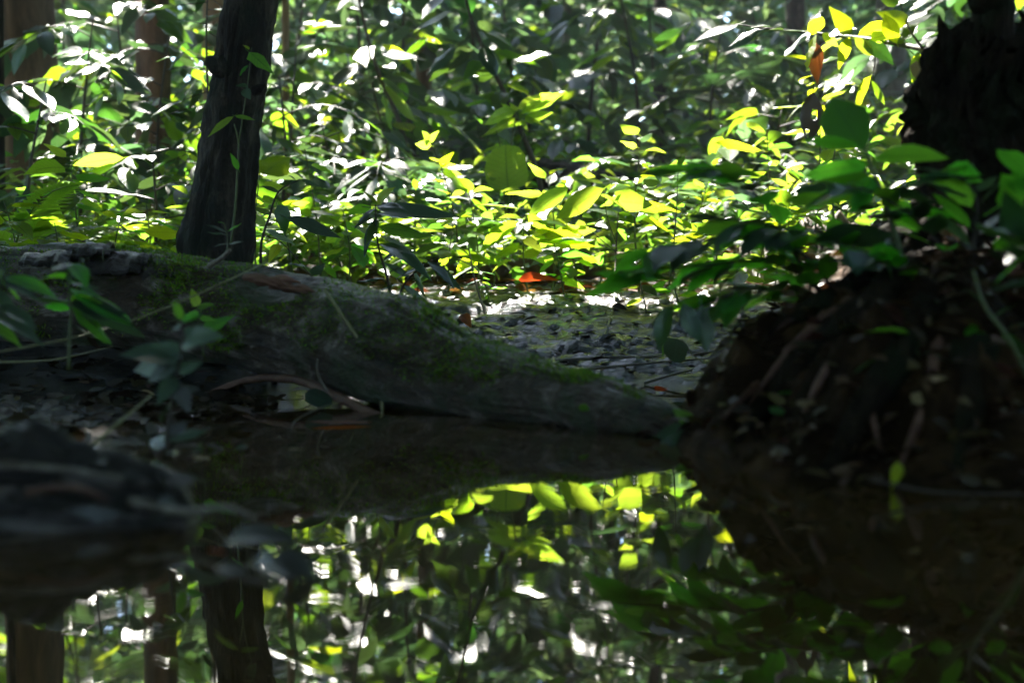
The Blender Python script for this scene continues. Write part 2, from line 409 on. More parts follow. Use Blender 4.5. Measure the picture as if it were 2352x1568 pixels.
# ------------------------------------------------------------------ single leaves
PROF = {
    'ovate': ([0, .42, .50, .42, .26, .10, 0], .50),
    'ellip': ([0, .30, .47, .50, .38, .17, 0], .40),
    'lance': ([0, .34, .50, .46, .30, .12, 0], .25),
    'obov': ([0, .20, .36, .48, .50, .28, 0], .52),
    'round': ([0, .42, .50, .50, .46, .30, 0], .92),
}
LEAF = {}
def leaf_mesh(kind, var, mat):
    key = (kind, var, mat)
    if key in LEAF: return LEAF[key]
    prof, ratio = PROF[kind]
    r = random.Random(len(kind) * 31 + ord(kind[0]) + var * 7)
    droop = [0.10, 0.28, 0.5, 0.2][var]; fold = [0.25, 0.12, 0.3, 0.05][var]; bend = [0.0, .08, -.10, .05][var]; wav = [.01, .03, .02, .05][var]
    vs = []; uv = []; fs = []
    T = [0, .14, .32, .52, .72, .88, 1.0]
    if kind == 'round': T = [0, .1, .28, .5, .74, .92, 1.0]
    for i, t in enumerate(T):
        w = prof[i] * ratio
        for j, q in enumerate((-1, -.5, 0, .5, 1)):
            ww = w * q * (1 + r.uniform(-.05, .05))
            z = -droop * t * t * 0.5 + abs(q) * w * fold - (0.10 * w * q * q) + (r.uniform(-wav, wav) if abs(q) > .4 and 0 < i < 6 else 0)
            vs.append((t - 0.06 * t * t * droop, ww + bend * t * t, z)); uv.append((t, q))
    for i in range(6):
        for j in range(4):
            a = i * 5 + j
            fs.append((a, a + 1, a + 6, a + 5))
    b = len(vs)                                         # petiole
    for x, yy, z in ((-.16, -.007, .01), (-.16, .007, .01), (.01, .007, .0), (.01, -.007, .0)):
        vs.append((x, yy, z)); uv.append((0.0, 0.0))
    fs.append((b, b + 3, b + 2, b + 1))
    LEAF[key] = mesh('leaf', vs, fs, M[mat], uv=uv)
    return LEAF[key]

def orient(d, nrm):
    x = Vector(d).normalized(); z = Vector(nrm); z = z - x * z.dot(x)
    if z.length < 1e-4: z = Vector((0, 0.3, 1)); z = z - x * z.dot(x)
    z.normalize(); y = z.cross(x)
    return Matrix((x, y, z)).transposed().to_4x4()

class Plant:
    def __init__(s, name, label, cat, base, group=None, stem='stem'):
        s.base = Vector(base); s.root = thing(name, label, cat, s.base, group); s.g = Geo(); s.sm = stem
    def stem(s, pts, r0, r1, n=None, seg=5):
        k = len(pts); s.g.tube(pts, [r0 + (r1 - r0) * i / (k - 1) for i in range(k)], seg, n=n or max(4, 4 * (k - 1)))
    def leaf(s, base, tip, nrm=(0, 0, 1), kind='ovate', mat='green', w=1.0, var=None, label=None, name='leaf'):
        d = Vector(tip) - Vector(base); L = d.length
        if var is None: var = random.randrange(4)
        o = obj(name, leaf_mesh(kind, var, mat), s.root)
        mat4 = orient(d, nrm)
        o.matrix_local = Matrix.Translation(Vector(base) - s.base) @ mat4 @ Matrix.Diagonal((L, L * w, L, 1))
        if label: o['label'] = label
        return o
    def pleaf(s, u0, v0, d0, u1, v1, d1, face=0.5, **k):
        """leaf from one picture point to another; face tilts its upper side towards the viewer"""
        return s.leaf(W(u0, v0, d0), W(u1, v1, d1), (random.uniform(-.2, .2), -face, 1 - 0.5 * abs(face)), **k)
    def done(s):
        if s.g.n: s.g.build('stem', M[s.sm], s.root, s.base)
        return s.root

def V3(x, y, z): return Vector((x, y, z))

def sapling(name, label, base, h, nleaf, L, kind, mats, lean=(0, 0), start=0.35, group=None, stem='stem', flat=0.15, cat='plant', tipw=0.8, sr=0.004):
    """upright stem with alternate leaves"""
    b = Vector(base); p = Plant(name, label, cat, b, group, stem)
    top = b + V3(lean[0], lean[1], h)
    mid = (b + top) * 0.5 + V3(random.uniform(-.06, .06) * h, random.uniform(-.06, .06) * h, 0)
    pts, _ = spline([b - V3(0, 0, .03), mid, top], [1, 1, 1], 12)
    p.stem([Vector(q) for q in pts], sr * (0.6 + h), sr * 0.35, n=12)
    az = random.uniform(0, 6.28)
    for i in range(nleaf):
        t = start + (1 - start) * (i + .5) / nleaf
        q = Vector(pts[min(11, int(t * 11))]).lerp(Vector(pts[min(11, int(t * 11) + 1)]), t * 11 % 1)
        az += 2.4 + random.uniform(-.4, .4)
        el = random.uniform(-.45, .35) + (0.35 if i > nleaf * tipw else 0)
        d = V3(math.cos(az) * math.cos(el), math.sin(az) * math.cos(el), math.sin(el))
        l_ = L * random.choice((.55, .75, .9, 1.05, 1.3)) * (0.65 if i >= nleaf - 2 else 1)
        q2 = q + d * l_ * .16
        p.leaf(q2, q2 + d * l_, (random.uniform(-.4, .3), random.uniform(-.35, 1.0), 1), kind, random.choice(mats), random.uniform(.85, 1.15))
    p.done(); return p.root

def spray(name, label, base, h, ntwig, nl, L, kind, mats, spread=0.6, group=None, stem='stem_dark', cat='shrub', aim=None, droop=0.35, low=0.3, glare=False):
    """shrub of arching twigs with leaves in two ranks"""
    b = Vector(base); p = Plant(name, label, cat, b, group, stem)
    top = b + V3(random.uniform(-.12, .12) * h, random.uniform(-.1, .1) * h, h)
    mid = (b + top) * .5 + V3(random.uniform(-.08, .08) * h, 0, 0)
    sp, _ = spline([b - V3(0, 0, .05), mid, top], [1] * 3, 16)
    p.stem([Vector(q) for q in sp[::3]], 0.006 + .007 * h, 0.003, n=16)
    az = random.uniform(0, 6.28)
    for i in range(ntwig):
        t = low + (1 - low) * (i + .6) / ntwig
        q = Vector(sp[min(15, int(t * 15))]); az += 2.4 + random.uniform(-.5, .5)
        a = az if aim is None else aim + random.uniform(-.9, .9)
        tl = spread * random.uniform(.6, 1.15) * (1.15 - .5 * t)
        d = V3(math.cos(a), math.sin(a), .35)
        P = [q + V3(d.x * tl * s_, d.y * tl * s_, tl * (.45 * s_ - droop * 1.8 * s_ * s_)) for s_ in (0, .33, .66, 1)]
        p.stem(P, .0035, .0012, n=8, seg=4)
        tp, _ = spline(P, [1] * 4, 24)
        for k in range(nl):
            s_ = .25 + .75 * (k + .5) / nl; j = min(22, int(s_ * 23))
            q0 = Vector(tp[j]); tg = (Vector(tp[j + 1]) - q0).normalized()
            sd = tg.cross(V3(0, 0, 1)).normalized() * (1 if k % 2 else -1)
            ld = (tg * random.uniform(.45, .9) + sd * (0.9 if k < nl - 1 else .1) + V3(0, 0, random.uniform(-.45, .05))).normalized()
            l_ = L * random.choice((.5, .75, .9, 1.0, 1.1, 1.35))
            p.leaf(q0 + ld * l_ * .16, q0 + ld * l_ * 1.16, ((random.uniform(-.6, -.1), random.uniform(-.75, -.1), 1) if glare and random.random() < .6 else (random.uniform(-.4, .3), random.uniform(-.35, .8), 1)), kind, random.choice(mats), random.uniform(.85, 1.15))
    p.done(); return p.root

def frond_mesh(n_pairs, ratio, mat, arch=0.35, fine=1.0, tilt=0.5):
    key = ('frond', n_pairs, ratio, mat, arch, fine)
    if key in LEAF: return LEAF[key]
    vs = []; fs = []; uv = []
    def P(t): return np.array([t * (1 - .12 * t), 0, arch * (t - 1.25 * t * t)])
    g = Geo(); g.tube([P(t) for t in np.linspace(0, 1, 9)], np.linspace(.010, .002, 9), 4)
    vs = [tuple(q) for q in np.concatenate(g.v)]; fs = list(g.f); uv = [(0, 0)] * len(vs)
    for i in range(n_pairs):
        t = .14 + .85 * i / n_pairs
        ln = ratio * math.sin(math.pi * (0.12 + 0.86 * t)) ** .8
        c = P(t)
        for sgn in (-1, 1):
            d = np.array([tilt, sgn, -.18]); d /= np.linalg.norm(d); sd = np.array([1, -sgn * tilt, 0]) * .42 * fine / n_pairs
            b = len(vs); a = [c, c + d * ln * .4 + sd, c + d * ln * .4 - sd * .9 + np.array([0, 0, .006]), c + d * ln + np.array([.03, 0, -.22 * ln])]
            vs += [tuple(q) for q in a]; uv += [(0.1, .3), (.4, 1), (.4, -1), (1, .3)]
            fs += [(b, b + 1, b + 2), (b + 1, b + 3, b + 2)]
    LEAF[key] = mesh('frond', vs, fs, M[mat], uv=uv); return LEAF[key]

def fern(name, label, base, fronds, L, mat='green', ratio=.22, pairs=18, arch=.45, fine=1.0, cat='fern', az0=None, h=0.0):
    b = Vector(base); p = Plant(name, label, cat, b)
    if h: p.stem([b - V3(0, 0, .05), b + V3(0, 0, h * .5), b + V3(0, 0, h)], .012, .01)
    for i in range(fronds):
        a = (2 * math.pi * i / fronds + random.uniform(-.3, .3)) if az0 is None else az0 + (i - fronds / 2) * .55
        o = obj('frond', frond_mesh(pairs, ratio, mat, arch, fine), p.root)
        el = random.uniform(.35, .75)
        d = V3(math.cos(a) * math.cos(el), math.sin(a) * math.cos(el), math.sin(el)); l_ = L * random.uniform(.75, 1.1)
        o.matrix_local = Matrix.Translation((0, 0, h)) @ orient(d, (0, 0, 1)) @ Matrix.Diagonal((l_, l_, l_, 1))
    if p.g.n: p.g.build('stem', M['stem'], p.root, p.base)
    return p.root

# ------------------------------------------------------------------ the fallen log across the pool
LOGP = [(-140, 690, 3.12, 122), (120, 682, 3.02, 116), (330, 690, 2.93, 114), (520, 716, 2.82, 116), (680, 745, 2.72, 128),
        (860, 794, 2.58, 123), (1090, 868, 2.40, 92), (1330, 921, 2.20, 68), (1500, 958, 2.08, 46), (1585, 985, 2.02, 26)]
def make_log():
    root = thing('fallen_log', 'long mossy fallen log slanting down into the still pool', 'log', W(640, 880, 2.72))
    pts = [W(u, v, d) for u, v, d, r in LOGP]; rad = [px(r, d) for u, v, d, r in LOGP]
    P, R = spline([tuple(p) for p in pts], rad, 190)
    def disp(th, s):
        k = s * 6
        f = 1 + .10 * fbm(np.cos(th) * 1.3, np.sin(th) * 1.3, k * .5, 21, 3) + .07 * fbm(np.cos(th) * 4, np.sin(th) * 4, k * .9, 23, 4) \
            + .09 * fbm(np.cos(th) * 10, np.sin(th) * 10, k * 1.6, 24, 4) - .10 * np.clip(fbm(np.cos(th) * 7, np.sin(th) * 7, k * .5, 27, 3) - .15, 0, 1) * 2 \
            + .09 * np.exp(-((s - 1.27) / .12) ** 2)
        return f
    V, Fc = tube(P, R, 96, True, disp)
    # notch of split wood on the upper side and a rotted hollow under the loose bark
    c = np.array(tuple(W(630, 640, 2.66)))
    dd = np.linalg.norm((V - c) / np.array([.075, .10, .032]), axis=1)
    V[:, 2] -= .026 * np.exp(-dd ** 2)
    body = obj('log_body', mesh('log_body', V - np.array(tuple(root.location)), Fc, M['log']), root)
    # normals for the moss
    Vr = V.reshape(190, 96, 3); Nr = norm(Vr - P[:, None, :])
    ii = RNG.integers(0, 172, 120000); jj = RNG.integers(0, 96, 120000)
    pos = Vr[ii, jj] + RNG.normal(0, .004, (120000, 3)) * np.array([1, 1, .2]); nn = Nr[ii, jj]
    mo = 1.4 * fbm(pos[:, 0] * 9, pos[:, 1] * 9, pos[:, 2] * 9, 31, 5, .6)
    th = ii / 172.0
    cover = nn[:, 2] * 0.9 + mo * 1.0 + 0.28 - 1.1 * sstep(.62, .95, th)
    hole = np.linalg.norm((pos - c) / np.array([.09, .12, .05]), axis=1) < 1
    keep = (cover > RNG.uniform(-.05, .25, 120000)) & ~hole & ~((th < .36) & (th > .12) & (mo < .0))
    pos, nn = pos[keep], nn[keep]; N = len(pos)
    d = norm(nn + RNG.normal(0, .55, (N, 3)) + np.array([0, 0, -.15])); L = RNG.uniform(.004, .012, N) * (.6 + 2.2 * np.clip(mo[keep], 0, .8))
    side = norm(np.cross(d, RNG.normal(0, 1, (N, 3)))) * (RNG.uniform(.0009, .0022, N))[:, None]
    b = pos - nn * .003
    MV = np.stack([b - side, b + side, b + d * L[:, None]], 1).reshape(-1, 3) - np.array(tuple(root.location))
    mm = bpy.data.meshes.new('moss'); fast_mesh(mm, MV, np.arange(N * 3).reshape(-1, 3)); mm.materials.append(M['moss'])
    at = mm.attributes.new('rnd', 'FLOAT', 'POINT'); at.data.foreach_set('value', np.repeat(RNG.random(N), 3).astype(np.float32))
    tag(obj('moss', mm, root), 'short green moss along the top of the log', kind='stuff')
    # splinters of reddish wood
    for k in range(9):
        u = 560 + k * 13 + random.uniform(-8, 8); v = 636 + k * 3.0 + random.uniform(-9, 9)
        g = Geo(); a = W(u, v, 2.62); e = W(u + random.uniform(45, 95), v + random.uniform(6, 24), 2.60)
        g.tube([a, (a + e) / 2 + V3(0, 0, .004), e], [.006, .008, .0015], 5, n=7,
               disp=lambda th, s: 1 + .4 * fbm(np.cos(th), np.sin(th), s * 40, 3, 2))
        g.build('splinter', M['wood_red'], root, root.location)
    # loose bark plates on the left part
    for (u0, v0, u1, v1, wd, tk) in ((160, 574, 260, 568, .03, .006), (205, 604, 330, 610, .04, .008), (255, 587, 345, 590, .03, .006), (340, 604, 430, 612, .035, .006),
                                     (330, 622, 425, 617, .05, .010), (60, 592, 170, 585, .05, .008)):
        a = W(u0, v0, 2.86); e = W(u1, v1, 2.84); nxs, nys = 14, 8; vs = []; fs = []
        for i in range(nxs):
            for j in range(nys):
                t = i / (nxs - 1); q = j / (nys - 1) - .5
                edge = 1 + .35 * float(vnoise(i * .9 + u0, j * .1, 0, 5))
                pnt = a.lerp(e, t) + V3(0, q * wd * edge * 2, .010 - q * q * .09 + .010 * float(fbm(np.array(t * 6.0), np.array(q * 4.0), u0, 6, 3)))
                vs.append(tuple(pnt - root.location))
        n0 = len(vs); vs += [(x, y, z - tk) for x, y, z in vs]
        for i in range(nxs - 1):
            for j in range(nys - 1):
                q = i * nys + j
                fs += [(q, q + nys, q + nys + 1, q + 1), (n0 + q, n0 + q + 1, n0 + q + nys + 1, n0 + q + nys)]
        rim = [j for j in range(nys)] + [i * nys + nys - 1 for i in range(1, nxs)] + [(nxs - 1) * nys + j for j in range(nys - 2, -1, -1)] + [i * nys for i in range(nxs - 2, 0, -1)]
        for k in range(len(rim)):
            q, r2 = rim[k], rim[(k + 1) % len(rim)]; fs.append((q, r2, n0 + r2, n0 + q))
        obj('bark_plate', mesh('bark_plate', vs, fs, M['bark_plate']), root)
    # a short broken twig stub sticking up from the moss
    g = Geo(); g.tube([W(480, 612, 2.72), W(510, 592, 2.70), W(528, 574, 2.68)], [.006, .005, .004], 6, n=8); g.build('stub', M['twig'], root, root.location)
    return root
make_log()

# ------------------------------------------------------------------ sunlight map: gaps cut in the unseen canopy
def lit(x, y):
    """how open the canopy is above the point the sunbeam would reach at knee height"""
    a = fbm(x * .55, y * .45, 0, 41, 3); b = fbm(x * 1.5, y * 1.3, 0, 43, 3)
    zone = sstep(3.6, 3.82, y) * sstep(16, 12, y) * sstep(-7, -5, x) * sstep(4.0, 2.6, x)
    thr = -.62 + .10 * sstep(5.6, 7.0, y)
    o = sstep(thr, thr + .4, a * .8 + b * .5) * zone
    for gx_, gy_, gr_ in ((-1.05, 6.6, 1.0), (-2.0, 5.4, .7), (.15, 6.1, .55), (-.9, 8.6, .8), (1.3, 6.2, .6), (.25, 4.15, .55), (-.3, 4.7, .6), (1.0, 4.4, .55), (-1.6, 4.2, .5), (-.9, 4.6, .5)):    # canopy openings cut so the sun falls on these spots
        o = np.maximum(o, sstep(gr_, gr_ * .7, np.hypot(x - gx_, y - gy_)))
    o = o * sstep(4.02, 4.12, y)
    o = np.maximum(o, sstep(-.35, -.1, a + .4 * b) * sstep(9, 12, y) * .95)
    o = o * (1 - .4 * sstep(1, .6, np.hypot((x - .45) / 1.5, (y - 8.6) / 1.7)))        # canopy left thicker here on purpose to dim the middle distance
    o = np.maximum(o, (np.hypot((x - .42) * .8, (y - 2.2)) < .34) * .72)  # opening cut to let sun onto the sprays of the right bank
    o = np.maximum(o, (np.hypot((x - .79) * .75, (y - 2.62)) < .40) * .95)  # opening cut to let sun onto the stump tree's branch
    return o

# ------------------------------------------------------------------ trees
CROWN_N = 98000
gi = np.arange(CROWN_N); gw = 259; gh = CROWN_N // gw + 1
cx = -11 + 22 * ((gi % gw) + RNG.random(CROWN_N)) / gw; cyy = -8 + 32 * ((gi // gw) + RNG.random(CROWN_N)) / gh; cz = RNG.uniform(4.6, 9.5, CROWN_N)
tt = (cz - .4) / SUN.z
o = lit(cx - SUN.x * tt, cyy - SUN.y * tt)
sx, sy = cx - SUN.x * tt, cyy - SUN.y * tt
shade = sstep(-.9, -.2, sy) * sstep(5, 3.5, np.abs(sx))            # shade above the pool; thinner crowns elsewhere
keep = (RNG.random(CROWN_N) > o * 1.02 - .03) & (RNG.random(CROWN_N) < np.where(sy < .2, .68, .17) * (1 - shade) + shade) & ~((cz < .3 + np.clip(cyy, 0, 99) * .30) & (RNG.random(CROWN_N) < .5))
CP = np.stack([cx, cyy, cz], 1)[keep]
NL = 2300
low_ = np.stack([RNG.uniform(.45, 3.2, NL), RNG.uniform(-.8, 2.9, NL), RNG.uniform(1.35, 3.2, NL)], 1)   # unseen low boughs added to keep sky light off the right bank
CP = np.concatenate([CP, low_])

TREES = []
def tree(label, base, top_dir, r0, r1, H, mat, knob=.08, seg=20, name='tree'):
    TREES.append(dict(label=label, base=Vector(base), dir=Vector(top_dir), r0=r0, r1=r1, H=H, mat=mat, knob=knob, seg=seg, name=name))

def gb(u, d):                    # ground point under picture column u at distance d
    x = (u - 1176) / F * d
    return V3(x, d, gz(x, d))

tree('dark leaning tree trunk rising behind the mossy log', W(484, 640, 3.1), (.150, .02, 1), .062, .045, 7.0, 'bark_dark', .22, 64)
tree('thick brown shaded tree trunk at the far left edge', gb(62, 7), (.02, 0, 1), .16, .10, 7.5, 'bark_brown', .1)
tree('reddish brown tree trunk left of the dark leaning trunk', gb(352, 8), (.03, 0, 1), .105, .07, 8, 'bark_brown', .09)
tree('pale tan tree trunk half hidden behind the dark leaning trunk', gb(503, 9.2), (.0, .02, 1), .085, .05, 8.5, 'bark_tan', .06)
tree('very thin orange-brown tree just right of the leaning trunk', gb(664, 8.4), (-.006, 0, 1), .026, .018, 7.5, 'bark_tan', .06, 12)
tree('slim brown tree standing among leaves in the middle distance', gb(985, 9.6), (-.03, 0, 1), .055, .035, 8, 'bark_brown', .08)
tree('dark slim tree far behind the tall green seedling', gb(1512, 12.5), (-.005, 0, 1), .060, .04, 9, 'bark_dark', .08)
tree('dark far tree trunk behind the hanging dead leaf', gb(1822, 11.5), (-.004, 0, 1), .085, .06, 9, 'bark_dark', .08)
tree('thin dark far tree beside the thicker dark trunk', gb(1888, 14), (.0, 0, 1), .060, .04, 9.5, 'bark_dark', .08)
tree('grey ribbed tree trunk left of the black stump', gb(2040, 8.5), (.01, 0, 1), .10, .07, 8, 'bark_gray', .14, 28)
tree('pale slim tree in the far haze of leaves near the top', gb(1290, 15), (.02, 0, 1), .06, .04, 9, 'bark_gray', .08)
tree('thin dark stem of a tree at the far left border', gb(8, 6), (.004, 0, 1), .016, .012, 6.5, 'bark_dark', .08, 10)
for lab, x, y, r in (('big shade tree left of the pool', -3.4, .6, .17), ('big shade tree behind the pool', -1.2, -4.2, .2),
                     ('big shade tree right of the pool', 3.2, .2, .16), ('big shade tree deep on the right side', 4.6, 6.5, .15), ('big shade tree deep on the left side', -5.0, 5.5, .15)):
    tree(lab, (x, y, gz(x, y) - .05), (random.uniform(-.04, .04), random.uniform(-.04, .04), 1), r, r * .6, 7.5, 'bark_brown', .1)

# the tree at the right rises out of its own stump, see below; its crown joins the others
STUMP_TOP = W(2292, -120, 2.25)
tops = [t['base'] + t['dir'] * (t['H'] * .8) for t in TREES] + [STUMP_TOP + V3(.2, .2, 5)]
T_ = np.array([tuple(q) for q in tops])
own = np.argmin(((CP[:, None, :2] - T_[None, :, :2]) ** 2).sum(-1), 1); own[-NL:] = len(TREES)

def crown(root, k):
    sel = CP[own == k]
    if not len(sel): return
    N = len(sel)
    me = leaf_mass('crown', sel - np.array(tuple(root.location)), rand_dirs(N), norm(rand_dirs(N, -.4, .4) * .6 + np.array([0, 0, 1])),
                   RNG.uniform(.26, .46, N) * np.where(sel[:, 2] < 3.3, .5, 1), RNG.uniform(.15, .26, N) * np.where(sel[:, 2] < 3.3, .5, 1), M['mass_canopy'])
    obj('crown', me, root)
    top = T_[k]; g = Geo()
    for i in RNG.choice(N, min(N, 5), replace=False):
        e = sel[i]; a = np.array(top) - np.array([0, 0, RNG.uniform(.1, .8)])
        e = a + (e - a) * min(1, 1.8 / (np.linalg.norm(e - a) + 1e-6))
        g.tube([a, a * .5 + e * .5 + np.array([0, 0, .25]), e], [.018, .012, .004], 6, n=8)
    g.build('limbs', M['bark_brown'], root, root.location)

for k, t in enumerate(TREES):
    root = thing(t['name'], t['label'], 'tree', t['base'])
    n = 90 if t['seg'] > 20 else 46
    hs = np.linspace(0, 1, 9); rr = []; pp = []
    for h in hs:
        q = t['base'] + t['dir'] * (t['H'] * h ** 1.5) - V3(0, 0, .12 * (h == 0))
        wob = .012 * t['H'] * t['r0'] * 8
        pp.append((q.x + wob * math.sin(7 * h + k) * h, q.y + wob * math.cos(5 * h + k) * h, q.z)); rr.append(t['r0'] + (t['r1'] - t['r0']) * h)
    if k == 0:
        pp = [tuple(t['base'] + t['dir'] * z) for z in (-.12, .05, .2, .35, .5, .65, .85, 1.2, 2.5, 4.5, 7)]
        rr = [px(r, 3.1) for r in (100, 84, 70, 62, 61, 58, 55, 52, 48, 42, 34)]
        n = 260
    kn = t['knob']
    V, Fc = tube(pp, rr, t['seg'], True, lambda th, s: 1 + kn * (fbm(np.cos(th) * 1.6 + k, np.sin(th) * 1.6, s * (9 if k == 0 else 3), 50 + k, 4)
                 + (.5 * fbm(np.cos(th) * 10, np.sin(th) * 10, s * 5, 90 + k, 3) if k == 0 else 0) + .55 * fbm(np.cos(th) * 5, np.sin(th) * 5, s * (22 if k == 0 else 4), 70 + k, 3)), n=n)
    obj('trunk', mesh('trunk', V - np.array(tuple(t['base'])), Fc, M[t['mat']]), root)
    crown(root, k)
    if k == 0:                                  # knobs of old branch scars on the left side
        for (u, v, r) in ((497, 150, 22), (592, 205, 10)):
            g = Geo(); c = W(u, v, 3.06); e = c + V3(-.02 if u < 540 else .02, -.012, .008)
            g.tube([e + (c - e) * 2.2, c, e], [px(r, 3) * 1.3, px(r, 3) * 1.1, px(r, 3) * .5], 10, n=7, disp=lambda th, s: 1 + .35 * fbm(np.cos(th) * 2, np.sin(th) * 2, s * 60, 9, 3))
            g.build('knot', M['bark_dark'], root, root.location)

# ------------------------------------------------------------------ the black stump with its tree on the right bank
def make_stump():
    base = W(2290, 900, 2.25)
    root = thing('tree', 'black knobbly stump and tree with a leafy branch on the dark bank', 'tree', base)
    D = 2.32
    P = [W(u, v, D - .03) for u, v in ((2300, -700), (2290, -120), (2278, 30), (2272, 170), (2280, 400), (2290, 700))]
    P = [P[0] + V3(.25, .2, 4.6)] + P; R = [.03] + [px(r, D) for r in (42, 44, 46, 56, 90, 120)]
    V, Fc = tube(P, R, 48, True, lambda th, s: 1 + .22 * fbm(np.cos(th) * 1.6, np.sin(th) * 1.6, s * 6, 191, 4) + .15 * fbm(np.cos(th) * 6, np.sin(th) * 6, s * 16, 192, 3), n=260)
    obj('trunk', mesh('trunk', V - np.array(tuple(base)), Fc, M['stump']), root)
    ax = [(2290, 205, 60), (2288, 200, 150), (2282, 232, 172), (2284, 285, 180), (2292, 340, 160), (2304, 400, 165),
          (2312, 470, 205), (2312, 540, 290), (2312, 620, 350), (2318, 700, 390), (2330, 800, 440), (2340, 900, 500)]
    P = [W(u, v, D + .02) for u, v, r in ax]; R = [px(r, D) for u, v, r in ax]
    V, Fc = tube(P, R, 120, True, lambda th, s: 1 + .34 * fbm(np.cos(th) * 1.7, np.sin(th) * 1.7, s * 7, 91, 3) + .26 * fbm(np.cos(th) * 5, np.sin(th) * 5, s * 15, 92, 4)
                 + .14 * fbm(np.cos(th) * 14, np.sin(th) * 14, s * 40, 93, 3), n=220)
    top = sstep(px(120, D), 0, np.abs(V[:, 2] - P[1].z))
    V[:, 2] += top * .20 * fbm(V[:, 0] * 26, V[:, 1] * 26, 0, 97, 4, .65)
    V[:, 0] += top * .08 * fbm(V[:, 0] * 15, V[:, 1] * 15, V[:, 2] * 15, 98, 3)
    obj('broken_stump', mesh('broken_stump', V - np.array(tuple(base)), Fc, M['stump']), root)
    for (pts_, r0, r1) in (([(2080, 640), (1960, 740), (1850, 830), (1760, 930), (1700, 1010)], .03, .008), ([(2120, 720), (2040, 850), (1960, 980), (1900, 1080)], .03, .008), ([(2030, 620), (1900, 690), (1800, 745), (1735, 800)], .022, .006),
                           ([(2240, 800), (2230, 950), (2200, 1090)], .03, .01)
                           , ([(2000, 700), (1900, 850), (1840, 960)], .010, .003), ([(1960, 690), (1840, 780), (1740, 880), (1660, 960)], .010, .003), ([(2060, 760), (2000, 900), (2020, 1030)], .009, .003), ([(2160, 780), (2120, 940), (2060, 1080)], .010, .003), ([(1900, 720), (1800, 820), (1720, 930)], .008, .002)):
        g = Geo(); Q = []
        for i_, (u, v) in enumerate(pts_):
            c0 = V3(0, 0, CAMZ); dv = W(u, v, 1.0) - c0; ts = np.arange(1.2, 3.5, .01)
            hit = CAMZ + dv.z * ts <= np.maximum(-.02, ground_z(dv.x * ts, dv.y * ts, False))
            t_ = min(float(ts[int(np.argmax(hit))]) if hit.any() else 2.2, 2.25); Q.append(c0 + dv * t_)
        g.tube(Q, list(np.linspace(r0, r1, len(Q))), 12, n=40, disp=lambda th, s: 1 + .4 * fbm(np.cos(th) * 2, np.sin(th) * 2, s * 18, 61, 4))
        g.build('root', M['stump'] if r0 > .015 else M['root'], root, root.location)
    crown(root, len(TREES))  # this crown also holds the added unseen low boughs
    return root
STUMP = make_stump()

# ------------------------------------------------------------------ far wood and low undergrowth: masses nobody could count
def clumps(N, xlo, xhi, ylo, yhi, nclump, spread, zfun):
    c = np.stack([RNG.uniform(xlo, xhi, nclump), RNG.uniform(ylo, yhi, nclump)], 1)
    i = RNG.integers(0, nclump, N)
    zc = zfun(c, nclump)
    r = RNG.normal(0, 1, (N, 3)) * spread
    return np.stack([c[i, 0] + r[:, 0], c[i, 1] + r[:, 1], np.maximum(zc[i] + r[:, 2] * .8, .15)], 1)

N1 = 80000
p1 = clumps(N1, -1, 1, 12.5, 33, 900, .42, lambda c, k: RNG.uniform(.2, 1, k) ** 1.1)
u_ = p1[:, 0]; p1[:, 0] = u_ * (p1[:, 1] * .46)                 # spread with distance
p1[:, 2] = p1[:, 2] * (1.2 + p1[:, 1] * .34)
d1 = rand_dirs(N1); n1 = norm(rand_dirs(N1, -.3, .3) * .7 + np.array([0, 0, 1])); L1 = RNG.uniform(.13, .30, N1)
N2 = 22000
th = RNG.uniform(0, 2 * math.pi, N2); r2 = RNG.uniform(15, 36, N2)
p2 = np.stack([r2 * np.sin(th), 4 + r2 * np.cos(th), RNG.uniform(0, 15, N2)], 1)
p2 = p2[~((np.abs(p2[:, 0]) < p2[:, 1] * .5) & (p2[:, 1] > 0) & (p2[:, 1] < 27))]; N2 = len(p2)
N4 = 14000; p4 = np.stack([RNG.uniform(-26, 26, N4), RNG.uniform(33, 40, N4), RNG.uniform(0, 17, N4)], 1); p2 = np.concatenate([p2, p4]); N2 = len(p2)
d2 = rand_dirs(N2); n2 = norm(rand_dirs(N2, -.3, .3) + np.array([0, 0, 1])); L2 = RNG.uniform(.7, 1.3, N2)
fm = leaf_mass('forest', np.concatenate([p1, p2]), np.concatenate([d1, d2]), np.concatenate([n1, n2]), np.concatenate([L1, L2]),
               np.concatenate([L1 * RNG.uniform(.36, .55, N1), L2 * .6]), M['mass_far'])
tag(obj('forest', fm), 'dense green wood closing the view behind the pool', 'forest', kind='stuff')

N3 = 12000
p3 = clumps(N3, -1, 1, 4.7, 13, 300, .2, lambda c, k: RNG.uniform(0, 1, k))
p3[:, 0] = p3[:, 0] * (p3[:, 1] * .42)
hmax = .25 + np.clip(p3[:, 1] - 5, 0, 8) * .16
zz = p3[:, 2]; p3[:, 2] = ground_z(p3[:, 0], p3[:, 1], False) + .04 + np.abs(zz) * hmax
L3 = RNG.uniform(.05, .11, N3) * (1 + .06 * (p3[:, 1] - 5))
um = leaf_mass('undergrowth', p3, rand_dirs(N3, -.5, .3), norm(rand_dirs(N3, -.3, .3) * .7 + np.array([0, 0, 1])), L3, L3 * RNG.uniform(.35, .6, N3), M['mass_green'])
tag(obj('undergrowth', um), 'tangled low undergrowth covering the forest floor behind the bank', 'undergrowth', kind='stuff')

